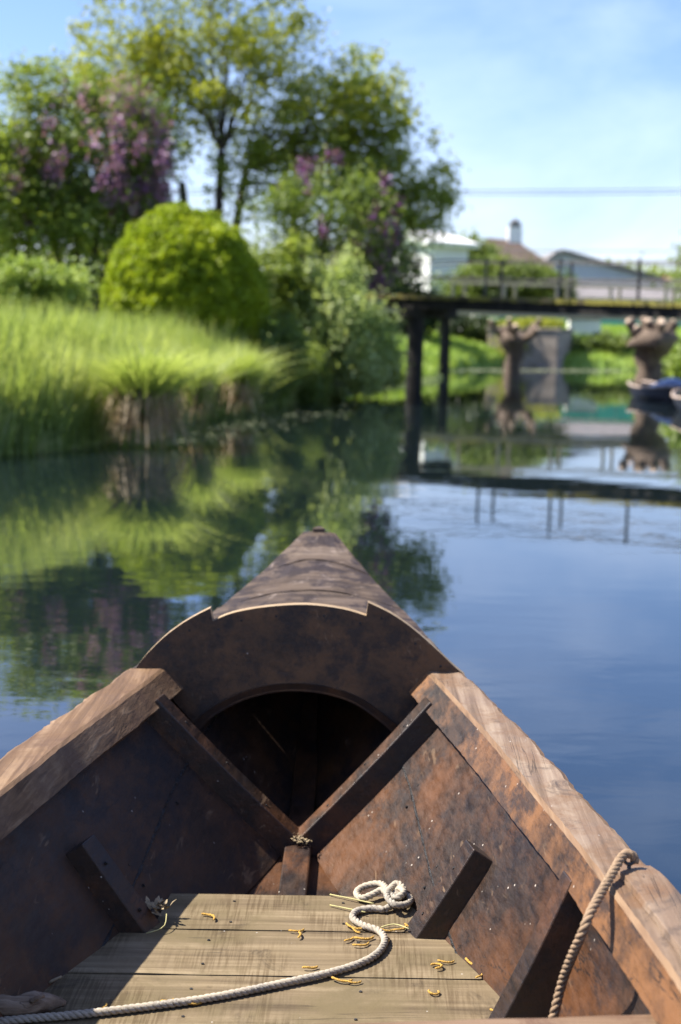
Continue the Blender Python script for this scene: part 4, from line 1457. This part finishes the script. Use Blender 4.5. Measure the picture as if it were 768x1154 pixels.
# moulded lip round the arch
secs = []
for i, (x, z) in enumerate(archs):
    a_ = archs[max(0, i - 1)]; c_ = archs[min(len(archs) - 1, i + 1)]
    tv = Vector((c_[0] - a_[0], c_[1] - a_[1])).normalized()
    nv_ = Vector((-tv.y, tv.x))
    if nv_.dot(Vector((-x, .0 - z + .1))) > 0: nv_ = -nv_       # outward from the opening
    o1 = Vector((x, z)) - nv_ * .004; o2 = Vector((x, z)) + nv_ * .020
    secs.append([(o1.x, SP - 3 + .034, o1.y), (o1.x, SP - 3 + .002, o1.y), (o2.x, SP - 3 - .006, o2.y), (o2.x, SP - 3 + .004, o2.y)])
b = MB(); b.loft(secs); b.build('arch_lip', M['tar_rib'], boat)


# ribs
def rib(side, s, t0, t1, w, h, mat='tar_rib', taper=1.0, name='rib'):
    b = MB()
    secs = []
    N = 8
    for i in range(N + 1):
        t = t0 + (t1 - t0) * i / N
        hh_ = h * (1 + (taper - 1) * i / N)
        w_ = w / 2
        secs.append([hull(s - w_, t, side, -.01), hull(s + w_, t, side, -.01), hull(s + w_, t, side, hh_), hull(s - w_, t, side, hh_)])
    b.loft(secs)
    return b.build(name, M[mat], boat, bevel=.003)


rib(1, 3.60, -.02, .86, .052, .062); rib(-1, 3.60, -.02, .86, .052, .062)
rib(1, 2.955, .12, .60, .058, .052); rib(-1, 2.96, .12, .60, .058, .048)
rib(1, 2.50, .03, .86, .05, .085, taper=.75)

# floorboards
fl_edges = [3.155, 2.955, 2.735, 2.50, 2.26]
for i in range(4):
    s1_, s0_ = fl_edges[i], fl_edges[i + 1]
    b = MB()
    N = 24
    def hwid(s, sd): return abs(hull(s, t_at_z(s, .1), sd).x) + .004
    wl_ = [-hwid(s0_, -1) + .002, hwid(s0_, 1) - .002]
    if i == 0: wl_[0] = -.285
    g_ = .003
    rows = []
    for k in range(N + 1):
        f = k / N
        x = wl_[0] + (wl_[1] - wl_[0]) * f
        # ends follow the side
        def cl_(s): return max(-hwid(s, -1), min(hwid(s, 1), x))
        jn = .0025 * noise.noise(Vector((x * 9, i, 0)))
        zt = .100 + .0015 * noise.noise(Vector((x * 5, i * 3, 1)))
        xa = cl_(s0_ + g_); xb = cl_(s1_ - g_)
        rows.append([(xa, s0_ + g_ - 3 + jn, zt), (xb, s1_ - g_ - 3 + jn, zt), (xb, s1_ - g_ - 3 + jn, zt - .026), (xa, s0_ + g_ - 3 + jn, zt - .026)])
    b.loft(rows)
    b.build('floorboard', M['floor'], boat, bevel=.002)

def nail(p_, d_, r_=.0035, m='caulk'):
    b = MB(); d_ = Vector(d_).normalized()
    b.tube([p_ - d_ * .004, p_ + d_ * .0012], r_, 8)
    b.build('nail', M[m], boat)


for k_ in (2, 7, 12, 17, 23, 26, 30, 34, 39, 44, 49, 55, 60, 66):
    if k_ < len(tops):
        x, z = tops[k_]
        nail(Vector((x * .97, SP - 3, z - .022 - .006 * random.random())), (0, -1, 0), .0034)
for side in (-1, 1):
    for t_ in (.2, .45, .7):
        nail(hull(3.60 + random.uniform(-.01, .01), t_, side, .062), hull(3.6, t_, side, .08) - hull(3.6, t_, side, .05), .004)
    for t_ in (.25, .48):
        nail(hull(2.957, t_, side, .052), hull(2.96, t_, side, .08) - hull(2.96, t_, side, .05), .004)
    for s_ in (2.4, 2.72, 3.1, 3.42):
        for dt in (-.05, .05):
            t_ = seam_t(s_) + dt
            if t_ > .05: nail(hull(s_ + random.uniform(-.02, .02), t_, side, .003), hull(s_, t_, side, .1) - hull(s_, t_, side, 0), .0036)
for i in range(4):
    s_ = (fl_edges[i] + fl_edges[i + 1]) / 2
    for u_ in (-.02, .02 + .001):
        for ds in (-.06, .055):
            nail(Vector((u_ * (8 if i else 6) + random.uniform(-.006, .006), s_ + ds - 3, .1008)), (0, 0, 1), .0032)

# thwart across the lower edge of the view
zT = .375
pr = bl(768, 1141, zT); pl_ = bl(345, 1153.5, zT)
slope = (pr.y - pl_.y) / (pr.x - pl_.x)
b = MB()
N = 30
rows = []
for k in range(N + 1):
    x = -.60 + 1.22 * k / N
    y1 = pr.y + (x - pr.x) * slope + .003 * noise.noise(Vector((x * 12, 0, 5)))
    rows.append([(x, y1, zT), (x, y1 + .003, zT - .035), (x, y1 - .26, zT - .035), (x, y1 - .26, zT)])
b.loft(rows); b.build('thwart', M['thwart'], boat, bevel=.004)

# eye bolt on the right rail
eye_px = (709, 975)
ez = ZG(2.45) + .014
ep = bl(eye_px[0], eye_px[1] + 6, ez)
b = MB()
b.tube([(ep.x, ep.y, ez - .03), (ep.x, ep.y, ez + .014)], .004, 8)
b.tube([(ep.x + .009 * math.cos(a), ep.y + .002 * math.sin(a), ez + .022 + .010 * math.sin(a)) for a in [i * math.pi / 8 for i in range(17)]], .003, 6)
b.build('eye_bolt', M['iron'], boat, smooth=True)


# ------------------------------------------------------------------ ropes
def spline(pts, step=.0022):
    P_ = [pts[0]] + list(pts) + [pts[-1]]
    raw = []
    for i in range(1, len(P_) - 2):
        p0, p1, p2, p3 = [Vector(q) for q in P_[i - 1:i + 3]]
        for k in range(24):
            t = k / 24
            raw.append(.5 * ((2 * p1) + (p2 - p0) * t + (2 * p0 - 5 * p1 + 4 * p2 - p3) * t * t + (3 * p1 - p0 - 3 * p2 + p3) * t ** 3))
    raw.append(Vector(P_[-2]))
    out = [raw[0]]; acc = 0
    for i in range(1, len(raw)):
        d_ = (raw[i] - raw[i - 1]).length
        acc += d_
        if acc >= step: out.append(raw[i]); acc = 0
    # resample by step when segments are long
    res = [out[0]]
    for i in range(1, len(out)):
        m_ = max(1, int((out[i] - out[i - 1]).length / step))
        for k in range(1, m_ + 1): res.append(out[i - 1].lerp(out[i], k / m_))
    return res


def laid_rope(b, pts, r, pitch=None, step=.0022):
    """three twisted strands along a path"""
    pitch = pitch or r * 4.6
    c = spline(pts, step)
    # moving frame
    ref = Vector((0.1, .2, 1)).normalized()
    fr = []
    L_ = 0
    for i, p_ in enumerate(c):
        t = c[min(i + 1, len(c) - 1)] - c[max(i - 1, 0)]
        if t.length < 1e-9: t = Vector((1, 0, 0))
        t.normalize()
        x = ref - t * ref.dot(t); x.normalize(); ref = x
        if i: L_ += (p_ - c[i - 1]).length
        fr.append((p_, x, t.cross(x), L_))
    for k in range(3):
        ph = k * 2 * math.pi / 3
        b.tube([p_ + (x * math.cos(ph + 2 * math.pi * l_ / pitch) + y * math.sin(ph + 2 * math.pi * l_ / pitch)) * r * .50 for p_, x, y, l_ in fr], r * .56, 6)


RZ = .100 + .0095
path = [bw(x, y, RZ) for x, y in ((-40, 1155), (20, 1149), (80, 1144), (160, 1135), (240, 1124), (310, 1110), (365, 1098), (405, 1086), (426, 1074), (434, 1060),
                                  (427, 1049), (410, 1043), (398, 1035), (402, 1027), (418, 1024), (434, 1025))]
path[0] = bw(-60, 1158, RZ)
rb = MB()
laid_rope(rb, path, .0080)
kn = lambda x, y, h: bw(x, y, .100 + .009) + Vector((0, 0, h))
loop = [kn(434, 1025, 0), kn(446, 1020, .006), kn(455, 1012, .016), kn(448, 1006, .022), kn(440, 1010, .018), kn(436, 1020, .022), kn(445, 1028, .018), kn(458, 1024, .010), kn(463, 1015, .004),
        kn(456, 1009, .002), kn(445, 1014, .010)]
laid_rope(rb, loop, .0078)
loop2 = [kn(440, 1020, .012), kn(436, 1010, .016), kn(430, 1003, .014), kn(420, 1001, .010), kn(408, 1002, .004), kn(402, 1007, .001), kn(407, 1013, .002), kn(418, 1012, .006), kn(430, 1008, .010), kn(438, 1014, .014), kn(447, 1022, .022), kn(455, 1017, .024), kn(450, 1009, .016), kn(442, 1012, .004)]
laid_rope(rb, loop2, .0078)
tag(rb.build('mooring_rope', M['rope_pale'], smooth=True, normals=False), 'pale grey twisted rope snaking over the floorboards to a knotted loop', 'rope')

hb_ = MB()
e0 = BM @ Vector((ep.x, ep.y, ez + .022))
hp = [e0 + Vector((.012, .004, -.008)), e0 + Vector((.004, .002, .006)), e0 + Vector((-.012, -.004, .006)),
      bw(690, 985, .480), bw(668, 1024, .455), bw(657, 1050, .425), bw(642, 1084, .36), bw(633, 1110, .31), bw(625, 1142, .26), bw(617, 1175, .20)]
laid_rope(hb_, hp, .0082)
tag(hb_.build('lashing_rope', M['rope_hemp'], smooth=True, normals=False), 'brown hemp rope tied to the eye on the right gunwale and hanging inside', 'rope')


# ------------------------------------------------------------------ small litter on the boards
def catkin_mesh(kind):
    random.seed(kind)
    b = MB()
    curl = (4.6, 2.0, 1.3)[kind]
    n_ = 12
    L_ = (.050, .048, .034)[kind]
    pts = []
    x = y = 0; a = -curl / 2
    for i in range(n_ + 1):
        pts.append(Vector((x, y, .0035 + .0012 * math.sin(i * .5))))
        x += math.cos(a) * L_ / n_; y += math.sin(a) * L_ / n_; a += curl / n_
    c = sum(pts, Vector()) / len(pts)
    pts = [p_ - Vector((c.x, c.y, 0)) for p_ in pts]
    b.tube(pts, [.0008] + [.0023 + .0003 * math.sin(i * 2.2) for i in range(n_ - 1)] + [.0010], 7, jitter=.10)
    me_o = b.build('willow_catkin', M['catkin'], smooth=True)
    return me_o


protos = [catkin_mesh(k) for k in range(3)]
# (x, y, kind, angle, where)
cats = [(237, 1034, 1, 2.4, 'lying alone on the far floorboard left of the straw'), (335, 1050, 1, .4, 'on the first floorboard joint below the keel'),
        (338, 1055, 2, 1.6, 'touching another catkin on the floorboard joint'),
        (398, 1046, 1, -.5, 'just left of the bend in the rope'), (401, 1050, 2, -.9, 'tucked under the rope bend'), (394, 1060, 2, .9, 'left of the rope, a hand below the bend'),
        (411, 1059, 1, .3, 'inside the rope curve, upper one'), (408, 1066, 1, .5, 'inside the rope curve, lower one'), (437, 1062, 2, 1.5, 'standing against the outer side of the rope'),
        (434, 1049, 1, -.2, 'right of the rope bend below the knot'), (452, 1048, 1, .8, 'below the knotted loop'), (461, 1045, 2, -.7, 'at the foot of the right floor rib'),
        (493, 1090, 0, 2.2, 'curled, lower of a pair on the middle floorboard'), (503, 1085, 1, .1, 'straight, upper of a pair on the middle floorboard'), (530, 1086, 2, -.9, 'near the right end of the middle floorboard'),
        (541, 1101, 2, 1.0, 'at the right end of the second joint'), (385, 1106, 1, -.1, 'on the second joint below the rope'), (398, 1108, 1, .1, 'right one of two on the second joint'),
        (489, 1120, 0, 0.1, 'closed ring on the third floorboard'), (217, 1132, 1, .25, 'against the rope on the third floorboard'), (189, 1129, 2, .5, 'behind the rope at the left'), (118, 1136, 2, 1.4, 'behind the rope nearest the driftwood'),
        (350, 1092, 2, .3, 'just behind the rope in the middle of the floor'), (560, 1142, 2, -.4, 'beside the thwart at the lower right')]
for i, (x, y, kd, an, wh_) in enumerate(cats):
    o = protos[kd] if kd not in [c_[2] for c_ in cats[:i]] else protos[kd].copy()
    if o.name not in COL.objects: COL.objects.link(o)
    p_ = bw(x, y, .1025)
    o.location = p_; o.rotation_euler = (0, 0, an)
    o.scale = (random.uniform(.85, 1.15),) * 3
    tag(o, 'small yellow catkin ' + wh_, 'catkin', 'yellow catkins fallen on the floorboards')
for px3, lab in ((((372, 1020), (395, 1026), (412, 1031)), 'pale straw stem reaching from the rope bend to the left'),
                 (((372, 1008), (400, 1015), (425, 1022)), 'long yellow straw stem passing under the knotted loop'),
                 (((430, 1045), (445, 1043), (462, 1050)), 'short straw stem below the knot')):
    b = MB(); b.tube(spline([bw(x, y, .104) + Vector((0, 0, .003 * k)) for k, (x, y) in enumerate(px3)], .01), .0016, 5)
    tag(b.build('straw_stem', M['straw'], smooth=True), lab, 'straw', 'straw stems by the knot')


def tuft(label, c, n_, size, spread, seed):
    random.seed(seed)
    b = MB()
    for i in range(n_):
        o_ = c + Vector((random.gauss(0, spread), random.gauss(0, spread), abs(random.gauss(0, spread * .5))))
        a = random.uniform(0, 6.28); el = random.uniform(-.3, .9)
        d_ = Vector((math.cos(a) * math.cos(el), math.sin(a) * math.cos(el), math.sin(el)))
        sd = Vector((-math.sin(a), math.cos(a), random.uniform(-.4, .4))) * size * .22
        q = [o_, o_ + d_ * size * .5 + Vector((0, 0, size * .12)), o_ + d_ * size]
        b.add([q[0] - sd * .3, q[0] + sd * .3, q[1] + sd, q[1] - sd, q[2] + sd * .15, q[2] - sd * .15], [(0, 1, 2, 3), (3, 2, 4, 5)])
    return tag(b.build('withered_leaf_tuft', M['dry_leaf'], normals=False), label, 'dead leaves', 'tufts of dead leaves in the boat')


tuft('small tuft of dry pale leaf scraps on the keelson', bw(339, 948, .075), 90, .012, .012, 3)
tuft('withered leaf tuft caught beside the left floor rib', bw(177, 1026, .125), 40, .024, .011, 4)
b = MB(); b.tube(spline([bw(188, 1030, .13), bw(184, 1045, .115), bw(160, 1053, .105)], .01), .0013, 5)
tag(b.build('dry_stalk', M['straw'], smooth=True), 'dry curved stalk hanging from the leaf tuft at the left rib', 'stalk')
b = MB(); b.tube(spline([bw(55, 1108, .104), bw(62, 1104, .110), bw(72, 1100, .106)], .008), [.001, .004, .006, .004, .001][0:1] * 200 if False else .003, 6)
tag(b.build('dry_stalk', M['dry_leaf'], smooth=True), 'short flat dry stalk in the left corner behind the driftwood', 'stalk')

# driftwood root piece at lower left
random.seed(5)
b = MB()
pp = spline([bw(-45, 1130, .125), bw(-5, 1132, .128), bw(22, 1134, .124), bw(45, 1130, .122), bw(62, 1130, .118), bw(75, 1134, .112)], .006)
rad_ = []
for i in range(len(pp)):
    t = i / (len(pp) - 1)
    rad_.append(np.interp(t, [0, .3, .5, .68, .85, 1], [.021, .020, .019, .023, .017, .005]) * (1 + .16 * noise.noise(Vector((t * 7, 1, 0)))))
b.tube(pp, rad_, 18)
for i in range(len(b.v)):
    q = Vector(b.v[i]); b.v[i] = tuple(q + Vector((noise.noise(q * 60), noise.noise(q * 60 + Vector((5, 0, 0))), noise.noise(q * 60 + Vector((0, 5, 0))))) * .0045)
b.tube(spline([bw(36, 1128, .138), bw(44, 1124, .15), bw(50, 1121, .152)], .006), .005, 7, jitter=.2)
tag(b.build('driftwood_piece', M['drift'], smooth=True), 'gnarled weathered driftwood piece lying in the lower left corner of the floor', 'driftwood')
